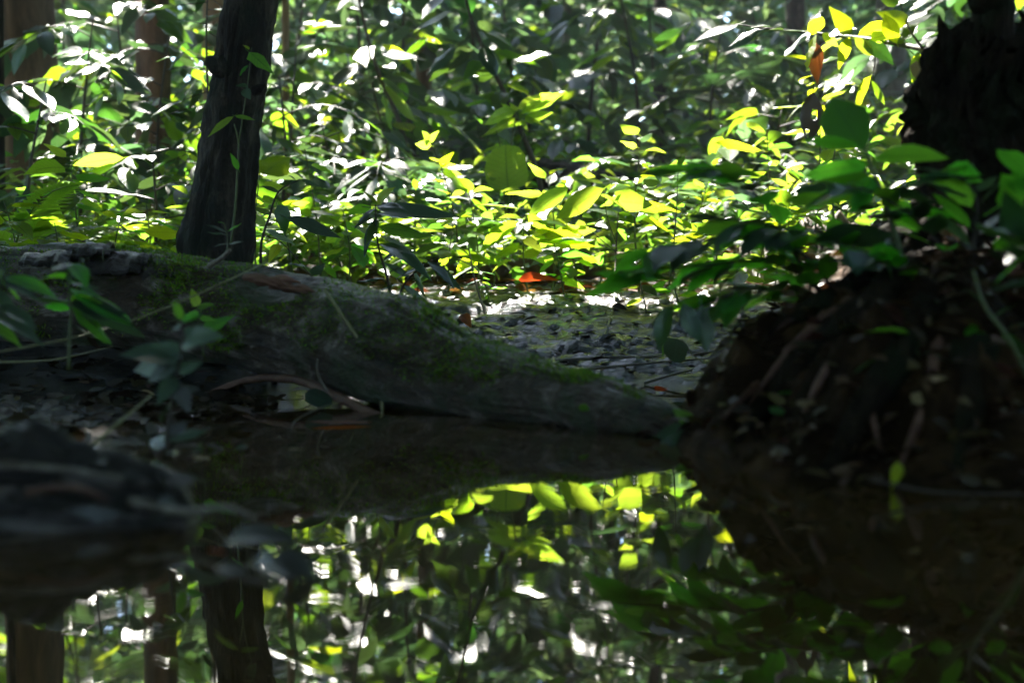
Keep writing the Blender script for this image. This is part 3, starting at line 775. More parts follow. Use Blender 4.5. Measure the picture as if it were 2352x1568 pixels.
# ------------------------------------------------------------------ leafy branch on the stump tree (a part of that tree)
class Branch(Plant):
    def __init__(s, root, stem='stem_dark'):
        s.root = root; s.base = root.location.copy(); s.g = Geo(); s.sm = stem
br = Branch(STUMP)
TW = [(2275, 175, 2.4), (2170, 128, 2.62), (2080, 105, 2.78), (1990, 90, 2.9), (1880, 78, 3.0), (1760, 66, 3.05), (1690, 56, 3.1)]
br.stem([W(*q) for q in TW], .0075, .0016, n=26)
br.stem([W(2120, 112, 2.7), W(2085, 60, 2.75), W(2060, -20, 2.8)], .003, .0012)
br.stem([W(2000, 92, 2.88), W(2010, 140, 2.9), W(2000, 190, 2.9)], .002, .001)
for a in ((1695, 56, 1585, 92, 'gray', 'lance', 1.5), (1750, 68, 1668, 100, 'gray', 'ellip', 1.1), (1768, 62, 1718, 52, 'gray', 'ellip', 1.2), (1800, 70, 1745, 60, 'gray', 'ellip', 1),
          (1850, 74, 1765, 62, 'gray', 'ovate', .9), (1855, 70, 1890, 45, 'yellow', 'round', .75), (1862, 78, 1795, 120, 'green', 'round', .8), (1870, 84, 1840, 160, 'yellow', 'ovate', 1),
          (1890, 76, 1918, 105, 'young', 'ellip', 1), (1905, 80, 1968, 62, 'gray', 'ovate', 1.1), (1925, 82, 2000, 100, 'gray', 'ovate', 1), (1950, 84, 1925, 160, 'yellow', 'lance', 1.4),
          (1962, 88, 2010, 130, 'young', 'ellip', 1), (1955, 78, 1905, 15, 'yellow', 'ovate', .9), (1972, 82, 2035, 40, 'yellow', 'ellip', 1), (2000, 92, 2070, 62, 'young', 'ovate', 1),
          (2020, 96, 2100, 84, 'gray', 'ovate', 1), (2042, 98, 2120, 40, 'green', 'ovate', 1), (2060, 100, 2030, 30, 'yellow', 'ellip', 1), (2100, 108, 2160, 75, 'gray', 'ellip', 1),
          (2000, 175, 1942, 255, 'yellow', 'lance', 1.3), (2002, 185, 2035, 240, 'green', 'ellip', 1), (2080, 112, 2140, 160, 'green', 'ovate', 1), (2110, 120, 2105, 230, 'yellow', 'ovate', .7),
          (2130, 122, 2200, 60, 'dark', 'ovate', 1), (2085, 60, 2150, 20, 'dark', 'ovate', 1), (2085, 55, 2020, 20, 'yellow', 'ovate', 1), (2070, 20, 2130, -20, 'green', 'ovate', 1), (2160, 128, 2230, 190, 'brown', 'ovate', .8),
          (1985, 92, 2060, 150, 'dark', 'ovate', 1), (2140, 124, 2195, 130, 'yellow', 'ovate', 1), (2065, 10, 2000, -30, 'young', 'ovate', 1)):
    u0, v0, u1, v1, mt, kd, w = a
    d = 3.05 - (u0 - 1690) * .00075
    br.pleaf(u0, v0, d, u1, v1, d - random.uniform(-.04, .06), face=random.uniform(-1.1, -.3) if mt in ('yellow', 'young') else random.uniform(-.1, .7), mat=mt, kind=kd, w=w)
g_ = [W(1872, 76, 2.98), W(1880, 140, 2.97), W(1868, 200, 2.97), W(1862, 330, 2.97)]
br.stem(g_, .0012, .0008)
br.pleaf(1876, 98, 2.97, 1866, 204, 2.96, face=-1.4, mat='hang', kind='ovate', w=.7, label='hanging rusty brown dead leaf', name='dead_leaf')
br.pleaf(1868, 212, 2.97, 1858, 335, 2.96, face=-1.2, mat='black', kind='ellip', w=1.1, label='hanging black dead leaf eaten through with holes', name='dead_leaf')
br.pleaf(2105, 140, 2.66, 2120, 200, 2.64, face=1, mat='tan', kind='ovate', w=1.2, label='small curled tan dead leaf', name='dead_leaf')
br.g.build('branch', M['stem_dark'], STUMP, STUMP.location)
hl = [o_ for o_ in STUMP.children if o_.get('label', '').endswith('holes')][0]      # eat holes into the black leaf
me_ = hl.data; vs_ = [tuple(v.co) for v in me_.vertices]; fs_ = [tuple(q.vertices) for i_, q in enumerate(me_.polygons) if i_ not in (9, 18)]
hl.data = mesh('dead_leaf', vs_, fs_, M['black'], uv=[(0, 0)] * len(vs_))

# ------------------------------------------------------------------ tall plants on the mud bank (in focus)
D = 4.3
p = Plant('seedling', 'slender seedling with three broad sunlit leaves standing alone on the mud', 'plant', W(1384, 790, 3.55), stem='stem_dark')
p.stem([W(1384, 790, 3.55), W(1398, 745, 3.75), W(1410, 700, 4.05), W(1414, 600, D), W(1420, 488, D)], .0045, .0018, n=20)
p.stem([W(1416, 560, D), W(1395, 500, D), W(1386, 436, D)], .0016, .001)
p.stem([W(1416, 580, D), W(1350, 520, D), W(1306, 432, D)], .0016, .001)
p.pleaf(1420, 462, D - .02, 1508, 468, D - .05, face=-.7, mat='young', kind='ovate', w=1.5, var=2)
p.pleaf(1424, 470, D - .02, 1390, 445, D + .05, face=-.7, mat='young', kind='ovate', w=1.8, var=1)
p.pleaf(1386, 434, D, 1272, 500, D - .06, face=-.8, mat='young', kind='ellip', w=1.05, var=0)
p.pleaf(1306, 430, D, 1212, 492, D + .05, face=-.8, mat='young', kind='ellip', w=1.0, var=0)
p.done()

D = 5.9
p = Plant('seedling', 'tall seedling with one round backlit leaf at mid height', 'plant', W(1172, 640, D), stem='stem')
p.stem([W(1172, 640, D), W(1172, 470, D), W(1168, 380, D), W(1186, 262, D)], .006, .003, n=20)
p.stem([W(1172, 640, D), W(1160, 480, D), W(1152, 360, D), W(1140, 300, D)], .0045, .0022, n=20)
p.stem([W(1172, 560, D), W(1185, 400, D), W(1206, 280, D)], .0045, .0022, n=14)
p.pleaf(1168, 440, D - .05, 1154, 330, D - .08, face=-1.7, mat='young', kind='round', w=.95, var=1)
p.pleaf(1178, 418, D, 1242, 396, D, face=.9, mat='young', kind='ovate', w=1)
p.pleaf(1160, 420, D + .1, 1118, 375, D + .1, face=1.6, mat='gray', kind='round', w=.9)
for a in ((1184, 258, 1095, 276), (1182, 262, 1150, 235), (1188, 250, 1262, 206), (1196, 262, 1296, 196), (1204, 278, 1272, 250), (1186, 272, 1098, 312), (1196, 275, 1215, 300), (1204, 280, 1160, 290),
          (1188, 255, 1168, 232), (1150, 340, 1085, 348), (1148, 352, 1105, 370), (1152, 330, 1130, 345), (1205, 270, 1250, 285)):
    p.pleaf(a[0], a[1], D, a[2], a[3], D + random.uniform(-.1, .1), face=random.uniform(-1.2, -.2), mat=random.choice(['young']), kind='ovate', w=.72)
p.done()

D = 5.0
p = Plant('seedling', 'thin dark-stemmed seedling leaning left of the tall round-leaf seedling', 'plant', W(1062, 640, D), stem='stem_dark')
ST = [(1062, 640), (1052, 560), (1040, 480), (1015, 390), (985, 320)]
p.stem([W(u, v, D) for u, v in ST], .0035, .0015, n=18)
for a in ((985, 322, 970, 300, 'young'), (987, 326, 1005, 300, 'young'), (990, 335, 952, 330, 'young'), (1012, 385, 1040, 345, 'yellow'), (1012, 380, 1050, 375, 'young'), (1008, 372, 985, 360, 'young'), (1018, 400, 1062, 392, 'young'),
          (1025, 420, 985, 410, 'yellow'), (1035, 445, 1002, 430, 'yellow'), (1038, 450, 1075, 428, 'young'), (1045, 500, 1085, 490, 'green'), (1048, 520, 1000, 520, 'young')):
    p.pleaf(a[0], a[1], D, a[2], a[3], D + random.uniform(-.06, .06), face=random.uniform(-1.2, .2), mat=a[4], kind='ovate', w=1.15)
p.done()

D = 3.75
p = Plant('shrub', 'shaded shrub with long drooping dark leaves left of the sunlit seedlings', 'shrub', W(905, 720, D), stem='stem_dark')
p.stem([W(905, 720, D), W(890, 640, D), W(868, 560, D), W(862, 470, D)], .005, .0016, n=16)
p.stem([W(905, 720, D), W(930, 650, D), W(985, 600, D)], .004, .0016)
for a in ((862, 475, 935, 455, 'gray'), (863, 478, 1062, 492, 'gray'), (862, 476, 806, 520, 'gray'), (864, 490, 950, 500, 'dark'), (866, 500, 820, 585, 'dark'), (868, 520, 1000, 540, 'green'), (870, 540, 960, 580, 'green'),
          (866, 470, 838, 432, 'young'), (868, 470, 895, 420, 'yellow'), (985, 600, 1066, 668, 'dark'), (980, 600, 1060, 640, 'gray'), (960, 615, 905, 640, 'gray'), (950, 622, 985, 690, 'dark'), (940, 635, 880, 600, 'gray'),
          (930, 650, 860, 662, 'dark'), (925, 655, 1000, 710, 'dark'), (890, 640, 815, 640, 'dark'), (888, 630, 940, 600, 'gray'), (880, 600, 930, 560, 'dark'), (872, 560, 1010, 600, 'dark'), (868, 505, 840, 560, 'green')):
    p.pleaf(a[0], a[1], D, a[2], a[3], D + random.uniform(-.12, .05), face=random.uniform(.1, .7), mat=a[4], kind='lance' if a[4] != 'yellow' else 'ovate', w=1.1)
p.done()

D = 3.3
p = Plant('sapling', 'sapling with one big dark hanging leaf right of the leaning trunk', 'plant', W(600, 640, D), stem='stem_dark')
p.stem([W(600, 640, D), W(600, 560, D), W(618, 500, D), W(640, 440, D), W(690, 412, D)], .004, .0015, n=16)
p.stem([W(607, 540, D), W(650, 560, D), W(720, 640, D)], .002, .001)
for a in ((640, 470, 668, 538, 'dark', 'ovate', 1.1), (660, 500, 790, 545, 'gray', 'lance', 1.2), (622, 492, 575, 470, 'green', 'ovate', .9), (640, 442, 600, 420, 'gray', 'lance', 1), (690, 412, 735, 428, 'gray', 'lance', 1), (680, 415, 665, 398, 'dark', 'lance', 1),
          (610, 520, 560, 470, 'young', 'ovate', 1), (612, 530, 690, 560, 'green', 'ovate', 1), (700, 610, 660, 600, 'dark', 'ovate', 1), (715, 632, 750, 600, 'dark', 'ovate', 1), (720, 640, 700, 690, 'green', 'ovate', 1), (640, 560, 620, 600, 'yellow', 'ovate', 1)):
    p.pleaf(a[0], a[1], D, a[2], a[3], D + random.uniform(-.05, .05), face=random.uniform(.3, .9), mat=a[4], kind=a[5], w=a[6])
p.done()

# climber on the leaning trunk
D = 3.0
p = Plant('climbing_vine', 'thin green vine with a curved leaf climbing the leaning trunk', 'vine', W(530, 560, D))
p.stem([W(530, 560, D), W(540, 480, D), W(545, 400, D), W(548, 330, D), W(538, 285, D)], .0032, .0016, n=20)
p.stem([W(548, 330, D), W(568, 200, D), W(578, 110, D)], .0016, .001, n=12)
for a in ((536, 268, 474, 306, 'young', 'lance', 1.2), (540, 266, 580, 272, 'young', 'lance', 1), (548, 390, 530, 352, 'soft', 'lance', 1.2), (572, 120, 630, 168, 'soft', 'ovate', .9), (570, 150, 545, 170, 'soft', 'lance', 1), (572, 115, 560, 95, 'young', 'lance', 1),
          (560, 205, 575, 228, 'gray', 'ovate', 1), (545, 195, 570, 200, 'dark', 'ovate', 1)):
    p.pleaf(a[0], a[1], D - .02, a[2], a[3], D - .05, face=random.uniform(.5, 1.0), mat=a[4], kind=a[5], w=a[6])
p.done()

D = 2.72
p = Plant('seedling', 'small grey-green seedling growing on the moss at the trunk foot', 'plant', W(520, 585, D))
p.stem([W(520, 585, D), W(523, 550, D), W(516, 515, D)], .0018, .001)
for a in ((520, 535, 478, 508, 'gray'), (522, 540, 475, 528, 'gray'), (522, 532, 552, 510, 'soft'), (523, 560, 490, 560, 'gray'), (524, 562, 560, 552, 'gray'), (517, 515, 500, 505, 'soft')):
    p.pleaf(*a[:2], D, a[2], a[3], D - .02, face=.4, mat=a[4], kind='lance', w=1.1)
p.done()

# pale leaf pair seedling on the loose bark
D = 2.7
p = Plant('seedling', 'tiny pale two-leaved seedling on the loose bark of the log', 'plant', W(236, 598, D))
p.stem([W(236, 598, D), W(237, 585, D), W(238, 572, D)], .0014, .001)
p.pleaf(238, 572, D, 205, 564, D, face=.2, mat='gray', kind='ellip', w=1.2); p.pleaf(238, 572, D, 276, 570, D, face=.2, mat='gray', kind='ellip', w=1)
p.done()

# ------------------------------------------------------------------ blurred plants in front on the right bank
D = 1.95
p = Plant('sapling', 'near blurred sapling with bright green upright leaf before the stump', 'plant', W(2085, 760, D))
p.stem([W(2085, 760, D), W(2070, 600, D), W(2030, 460, D), W(2000, 380, D), W(1985, 340, D)], .006, .0025, n=20)
for a in ((1984, 345, 1912, 232, 'soft', 'obov', 1.15, 1.4), (1975, 340, 1845, 318, 'soft', 'ellip', .9, .2), (1995, 376, 1850, 398, 'soft', 'ellip', .95, .5), (2005, 365, 2165, 342, 'soft', 'ellip', .95, .3), (1988, 345, 2020, 325, 'soft', 'lance', 1, .4),
          (2015, 410, 1800, 455, 'soft', 'ellip', 1, .4), (2030, 450, 2180, 440, 'gray', 'ellip', 1.1, .35), (2035, 460, 2110, 520, 'soft', 'ovate', .9, .6), (2020, 430, 1905, 480, 'soft', 'ovate', .9, .8), (2045, 500, 2200, 470, 'soft', 'ellip', 1, .3),
          (2055, 540, 1870, 545, 'gray', 'ellip', 1.1, .3), (2060, 560, 2010, 640, 'dark', 'ovate', 1, .7), (2040, 480, 2060, 420, 'soft', 'ovate', 1, .4)):
    p.pleaf(a[0], a[1], D, a[2], a[3], D + random.uniform(-.10, .10), face=-a[7] - .25, mat=a[4], kind=a[5], w=a[6])
p.done()

D = 2.1
p = Plant('shrub', 'near blurred shrub with flat layered blue-green leaves over the mud', 'shrub', W(1960, 800, D), stem='stem_dark')
for TWG in ([(1960, 800), (1920, 680), (1840, 580), (1700, 545), (1560, 560), (1480, 590)], [(1940, 740), (1860, 640), (1760, 470), (1660, 400), (1590, 385)],
            [(1950, 760), (1880, 660), (1760, 600), (1620, 610), (1420, 625)], [(1950, 770), (1860, 690), (1740, 660), (1640, 690)], [(1955, 780), (1970, 640), (1900, 540), (1780, 520), (1650, 500)]):
    tw = [W(u, v, D - .02 * i) for i, (u, v) in enumerate(TWG)]
    p.stem(tw, .004, .0012, n=20)
    tp, _ = spline([tuple(q) for q in tw], [1] * len(tw), 40)
    for k in range(18):
        j = 10 + int(28 * k / 18); q = Vector(tp[j]); tg = (Vector(tp[j + 1]) - q).normalized(); sd = tg.cross(V3(0, 0, 1)).normalized() * (1 if k % 2 else -1)
        ld = (tg * .8 + sd * .7 + V3(0, 0, random.uniform(-.4, .1))).normalized(); l_ = random.uniform(.055, .115)
        p.leaf(q + ld * .01, q + ld * (l_ + .01), (random.uniform(-.2, .2), random.uniform(-.2, .7), 1), random.choice(['ellip', 'ovate']), random.choice(['soft', 'gray', 'soft', 'soft']), 1)
for a in ((1600, 385, 1770, 405, 'soft', .2), (1440, 590, 1580, 585, 'gray', .2), (1360, 628, 1560, 618, 'soft', .15), (1560, 535, 1460, 550, 'gray', .2), (1570, 695, 1600, 790, 'dark', .9), (1610, 700, 1628, 810, 'dark', .9), (1545, 700, 1490, 800, 'dark', .6), (1900, 700, 1720, 745, 'soft', .3), (1920, 705, 2080, 720, 'soft', .2)):
    p.pleaf(a[0], a[1], D - .05, a[2], a[3], D - .05, face=-a[5], mat=a[4], kind='ellip', w=1.1)
p.done()

D = 2.0
p = Plant('shrub', 'leafy dark green shrub spreading across the front of the stump', 'shrub', W(2200, 820, D), stem='stem_dark')
for TWG in ([(2200, 820), (2190, 640), (2120, 520), (2000, 440), (1880, 420)], [(2200, 800), (2230, 600), (2240, 450), (2180, 385)], [(2200, 810), (2280, 640), (2340, 500), (2380, 380)], [(2200, 830), (2140, 700), (2040, 600), (1930, 560)], [(2200, 830), (2280, 740), (2350, 680), (2420, 650)]):
    tw = [W(u, v, D - .03 * i) for i, (u, v) in enumerate(TWG)]
    p.stem(tw, .004, .0012, n=20)
    tp, _ = spline([tuple(q) for q in tw], [1] * len(tw), 40)
    for k in range(15):
        j = 14 + int(24 * k / 15); q = Vector(tp[j]); tg = (Vector(tp[j + 1]) - q).normalized(); sd = tg.cross(V3(0, 0, 1)).normalized() * (1 if k % 2 else -1)
        ld = (tg * .8 + sd * .7 + V3(0, 0, random.uniform(-.4, .1))).normalized(); l_ = random.uniform(.04, .09)
        p.leaf(q + ld * .01, q + ld * (l_ + .01), (random.uniform(-.2, .2), random.uniform(-.5, .5), 1), random.choice(['ellip', 'ovate']), random.choice(['soft', 'soft', 'soft', 'bluish', 'gray']), 1)
p.done()
for (u, v, d, hp, nl, lab) in ((1830, 905, 1.95, 120, 9, 'small seedling on the left shoulder of the dark right bank'), (1990, 960, 1.8, 140, 9, 'small seedling low in the middle of the dark right bank'), (2260, 1000, 1.7, 170, 10, 'small seedling low at the right end of the dark bank'), (1760, 840, 2.15, 110, 8, 'tiny seedling where the right bank drops to the mud')):
    sapling('seedling', lab, W(u, v, d), px(hp, d), nl, px(70, d), 'ellip', ['soft', 'gray', 'bluish'], start=.3)

D = 1.75
p = Plant('seedling', 'blurred low seedling with bluish leaves on the dark right bank', 'plant', W(2130, 900, D))
p.stem([W(2130, 900, D), W(2120, 840, D), W(2090, 770, D)], .003, .0015)
p.stem([W(2125, 870, D), W(2200, 830, D), W(2300, 760, D)], .0025, .0012)
for a in ((2090, 775, 1920, 745, 'gray'), (2090, 770, 1990, 735, 'soft'), (2095, 780, 2030, 755, 'soft'), (2100, 790, 2160, 830, 'soft'), (2110, 810, 1905, 835, 'gray'), (2115, 820, 2200, 815, 'gray'), (2120, 845, 1960, 900, 'soft'), (2120, 850, 2210, 850, 'gray'),
          (2200, 830, 2150, 790, 'gray'), (2210, 825, 2300, 850, 'dark'), (2250, 800, 2230, 740, 'soft'), (2300, 760, 2360, 740, 'dark'), (2290, 770, 2200, 745, 'soft'), (2100, 775, 2150, 745, 'gray')):
    p.pleaf(a[0], a[1], D, a[2], a[3], D + random.uniform(-.05, .05), face=random.uniform(-.9, .3), mat=a[4], kind='ellip', w=1)
p.done()

D = 1.7
p = Plant('sapling', 'dark-leaved sapling leaning in from the right border before the stump', 'plant', W(2400, 960, D))
p.stem([W(2400, 960, D), W(2330, 800, D), W(2260, 700, D), W(2235, 620, D)], .004, .0015)
p.stem([W(2400, 960, D), W(2420, 700, D), W(2370, 560, D)], .004, .0015)
for a in ((2380, 575, 2265, 640, 'soft', 'lance'), (2390, 640, 2255, 658, 'gray', 'lance'), (2330, 700, 2280, 725, 'dark', 'lance'), (2260, 700, 2210, 640, 'dark', 'lance'), (2300, 760, 2360, 820, 'dark', 'ellip'), (2370, 560, 2330, 470, 'dark', 'ellip'), (2375, 570, 2240, 500, 'dark', 'ellip'),
          (2380, 600, 2300, 560, 'dark', 'ellip'), (2365, 555, 2300, 430, 'dark', 'ellip')):
    p.pleaf(a[0], a[1], D, a[2], a[3], D + random.uniform(-.03, .03), face=-.3, mat=a[4], kind=a[5], w=1)
p.done()

# ------------------------------------------------------------------ blurred plants in front on the left bank
D = 2.1
p = Plant('sapling', 'green sapling with toothed drooping leaves before the log at left', 'plant', W(158, 850, D))
p.stem([W(158, 850, D), W(160, 780, D), W(163, 700, D), W(158, 640, D), W(155, 605, D)], .003, .0015, n=16)
for a in ((155, 604, 122, 608, 'gray'), (155, 602, 158, 648, 'gray'), (156, 605, 212, 630, 'soft'), (158, 640, 95, 618, 'soft'), (160, 650, 228, 652, 'gray'), (158, 642, 240, 680, 'soft'), (162, 695, 70, 674, 'soft'), (162, 690, 240, 690, 'soft'), (163, 698, 300, 700, 'gray'),
          (164, 700, 345, 770, 'gray'), (165, 702, 262, 785, 'soft'), (163, 710, 100, 700, 'soft'), (162, 715, 235, 740, 'gray'), (160, 745, 215, 765, 'gray'), (158, 640, 170, 605, 'gray'), (160, 660, 300, 725, 'soft')):
    p.pleaf(a[0], a[1], D, a[2], a[3], D + random.uniform(-.07, .04), face=random.uniform(-.9, .3), mat=a[4], kind='ellip', w=.95)
p.done()
D = 2.0
p = Plant('sapling', 'dim sapling with arching leaves at the left border below the log', 'plant', W(-60, 860, D))
p.stem([W(-60, 860, D), W(-50, 740, D), W(-20, 660, D), W(10, 640, D)], .004, .0015)
for a in ((0, 640, 60, 690, 'soft'), (-10, 648, 100, 665, 'gray'), (5, 640, 70, 630, 'gray'), (-20, 660, 40, 720, 'gray'), (-35, 700, 100, 720, 'gray'), (-40, 720, 120, 760, 'gray'), (-45, 740, 60, 770, 'soft'), (0, 640, -30, 600, 'soft'), (10, 640, 140, 655, 'soft')):
    p.pleaf(a[0], a[1], D, a[2], a[3], D + random.uniform(-.05, .05), face=random.uniform(.2, .7), mat=a[4], kind='ellip', w=1)
p.done()
D = 1.85
p = Plant('weed', 'spindly dark-stemmed weed with small grey leaves at the water edge', 'plant', W(382, 1075, D), stem='stem_dark')
p.stem([W(382, 1075, D), W(384, 1000, D), W(398, 900, D), W(420, 800, D), W(418, 730, D)], .0028, .0014, n=20)
for a in ((418, 735, 405, 690, 'soft'), (418, 738, 455, 715, 'soft'), (420, 745, 390, 760, 'gray'), (420, 760, 470, 765, 'gray'), (418, 790, 500, 745, 'gray'), (415, 805, 345, 790, 'gray'), (412, 815, 270, 810, 'gray'), (408, 830, 330, 880, 'gray'), (404, 850, 470, 830, 'gray'),
          (402, 865, 360, 930, 'gray'), (400, 880, 440, 930, 'wet'), (410, 820, 300, 850, 'gray'), (398, 905, 460, 890, 'wet'), (394, 930, 350, 965, 'gray'), (386, 1000, 440, 960, 'wet'), (385, 1020, 340, 1010, 'wet'), (384, 1040, 430, 1030, 'wet'), (385, 1010, 470, 985, 'gray')):
    p.pleaf(a[0], a[1], D, a[2], a[3], D + random.uniform(-.05, .05), face=random.uniform(.3, 1.1), mat=a[4], kind=random.choice(['ovate', 'ellip']), w=1.05)
p.done()
D = 2.35
p = Plant('seedling', 'tiny seedling with two bright tip leaves before the log', 'plant', W(470, 830, D))
p.stem([W(470, 830, D), W(462, 760, D), W(455, 700, D)], .0016, .0009)
for a in ((455, 705, 435, 660, 'young'), (456, 710, 490, 690, 'soft'), (458, 720, 420, 720, 'soft'), (458, 730, 500, 735, 'soft'), (462, 760, 540, 720, 'soft')):
    p.pleaf(a[0], a[1], D, a[2], a[3], D, face=.6, mat=a[4], kind='ovate', w=1)
p.done()

# ------------------------------------------------------------------ seedlings and low plants of the bank, each placed by hand
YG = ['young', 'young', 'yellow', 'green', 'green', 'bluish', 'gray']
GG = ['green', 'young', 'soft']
BANK = [  # u, d, height px, leaves, leaf px, kind, materials, label
    (1100, 4.6, 250, 12, 70, 'ovate', YG, 'sunlit yellow-green seedling between the drooping shrub and the round-leaf seedling'),
    (1135, 4.9, 240, 14, 62, 'ovate', YG, 'bushy sunlit seedling just below the round backlit leaf'),
    (1215, 4.5, 200, 12, 72, 'ovate', YG, 'bright seedling directly behind the glowing orange fallen leaf'),
    (1270, 4.8, 210, 12, 66, 'ovate', ['young', 'yellow'], 'pale yellow seedling right behind the orange fallen leaf'),
    (1330, 4.6, 170, 12, 52, 'ovate', GG, 'fresh green toothed seedling left of the three-leaved seedling'),
    (1375, 5.2, 240, 14, 70, 'ovate', YG, 'leafy sunlit seedling behind the three-leaved seedling'),
    (1470, 4.5, 230, 14, 76, 'ovate', YG, 'broad-leaved bright seedling right of the three-leaved seedling'),
    (1530, 4.2, 190, 12, 70, 'ovate', GG, 'green seedling at the mud edge under the blurred shrub'),
    (1590, 4.9, 250, 14, 66, 'ovate', YG, 'tall sunlit seedling seen above the blurred flat leaves'),
    (1660, 4.4, 200, 12, 66, 'ovate', YG, 'yellow-green seedling glowing through the blurred shrub'),
    (1730, 4.8, 230, 14, 62, 'ovate', YG, 'bright bushy seedling behind the middle of the blurred shrub'),
    (1800, 4.5, 210, 14, 60, 'lance', YG, 'narrow-leaved sunlit seedling towards the stump'),
    (1870, 4.8, 250, 14, 62, 'ovate', ['young', 'yellow'], 'brightly lit seedling glowing beside the edge of the stump'),
    (1920, 4.4, 210, 12, 52, 'lance', GG, 'dim seedling tucked against the left edge of the stump'),
    (1030, 4.4, 190, 12, 64, 'ovate', ['green', 'young', 'dark'], 'half-shaded seedling touching the right of the drooping shrub'),
    (960, 4.7, 250, 14, 66, 'ovate', ['green', 'young', 'dark'], 'leafy seedling rising behind the drooping shrub'),
    (800, 4.3, 240, 14, 62, 'ovate', ['green', 'soft', 'young'], 'green seedling between the hanging dark leaf and the drooping shrub'),
    (740, 4.6, 250, 14, 62, 'ovate', ['green', 'gray', 'young'], 'mixed green seedling behind the split hump of the log'),
    (680, 4.1, 200, 12, 66, 'ellip', ['green', 'young'], 'leafy seedling directly right of the leaning trunk foot'),
    (590, 4.3, 230, 12, 72, 'ovate', ['young', 'green'], 'lit seedling touching the right side of the leaning trunk'),
    (405, 3.7, 150, 5, 100, 'ovate', ['yellow', 'young'], 'seedling with big yellow leaves left of the leaning trunk'),
    (330, 3.9, 210, 14, 62, 'ovate', GG, 'green seedling above the loose bark of the log'),
    (255, 3.8, 180, 12, 74, 'ovate', ['young', 'green', 'yellow'], 'sunlit seedling over the bark plates of the log'),
    (190, 4.2, 230, 14, 66, 'ovate', GG, 'bluish green seedling in the second row behind the log'),
    (120, 3.7, 170, 10, 90, 'ovate', ['young', 'yellow'], 'glowing broad-leaved seedling behind the mossy log end'),
    (40, 3.7, 200, 10, 95, 'ovate', ['yellow', 'young'], 'large-leaved glowing seedling at the left border above the log'),
    (1300, 4.25, 120, 8, 44, 'ovate', ['soft', 'young'], 'small fresh seedling at the top of the mud'),
    (1490, 3.95, 130, 9, 52, 'ovate', ['green', 'young'], 'short seedling at the mud edge right of the lone stem'),
    (1580, 3.95, 120, 9, 48, 'ovate', GG, 'short seedling under the drooping blurred leaf tips'),
    (1680, 3.95, 130, 9, 52, 'ovate', ['soft', 'young'], 'short seedling at the right end of the mud'),
    (1130, 4.15, 110, 7, 40, 'ovate', ['young', 'soft'], 'little bright seedling where the log top meets the mud'),
    (1780, 4.0, 150, 10, 50, 'ovate', GG, 'low seedling in front of the stump where the mud ends'),
    (460, 4.4, 230, 12, 60, 'ovate', ['green', 'soft', 'young'], 'seedling partly hidden by the left side of the leaning trunk'),
]
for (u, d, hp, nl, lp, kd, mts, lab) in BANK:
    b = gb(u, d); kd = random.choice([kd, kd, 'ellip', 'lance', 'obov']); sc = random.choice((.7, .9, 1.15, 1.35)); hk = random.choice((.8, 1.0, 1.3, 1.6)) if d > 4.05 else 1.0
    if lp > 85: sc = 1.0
    sapling('seedling', lab, b, px(hp * hk, d), int(nl * 1.5 / sc ** .8), px(lp * 1.15 * sc, d), kd, mts, lean=(random.uniform(-.06, .06), random.uniform(-.05, .05)), start=random.choice((.3, .45, .55)))

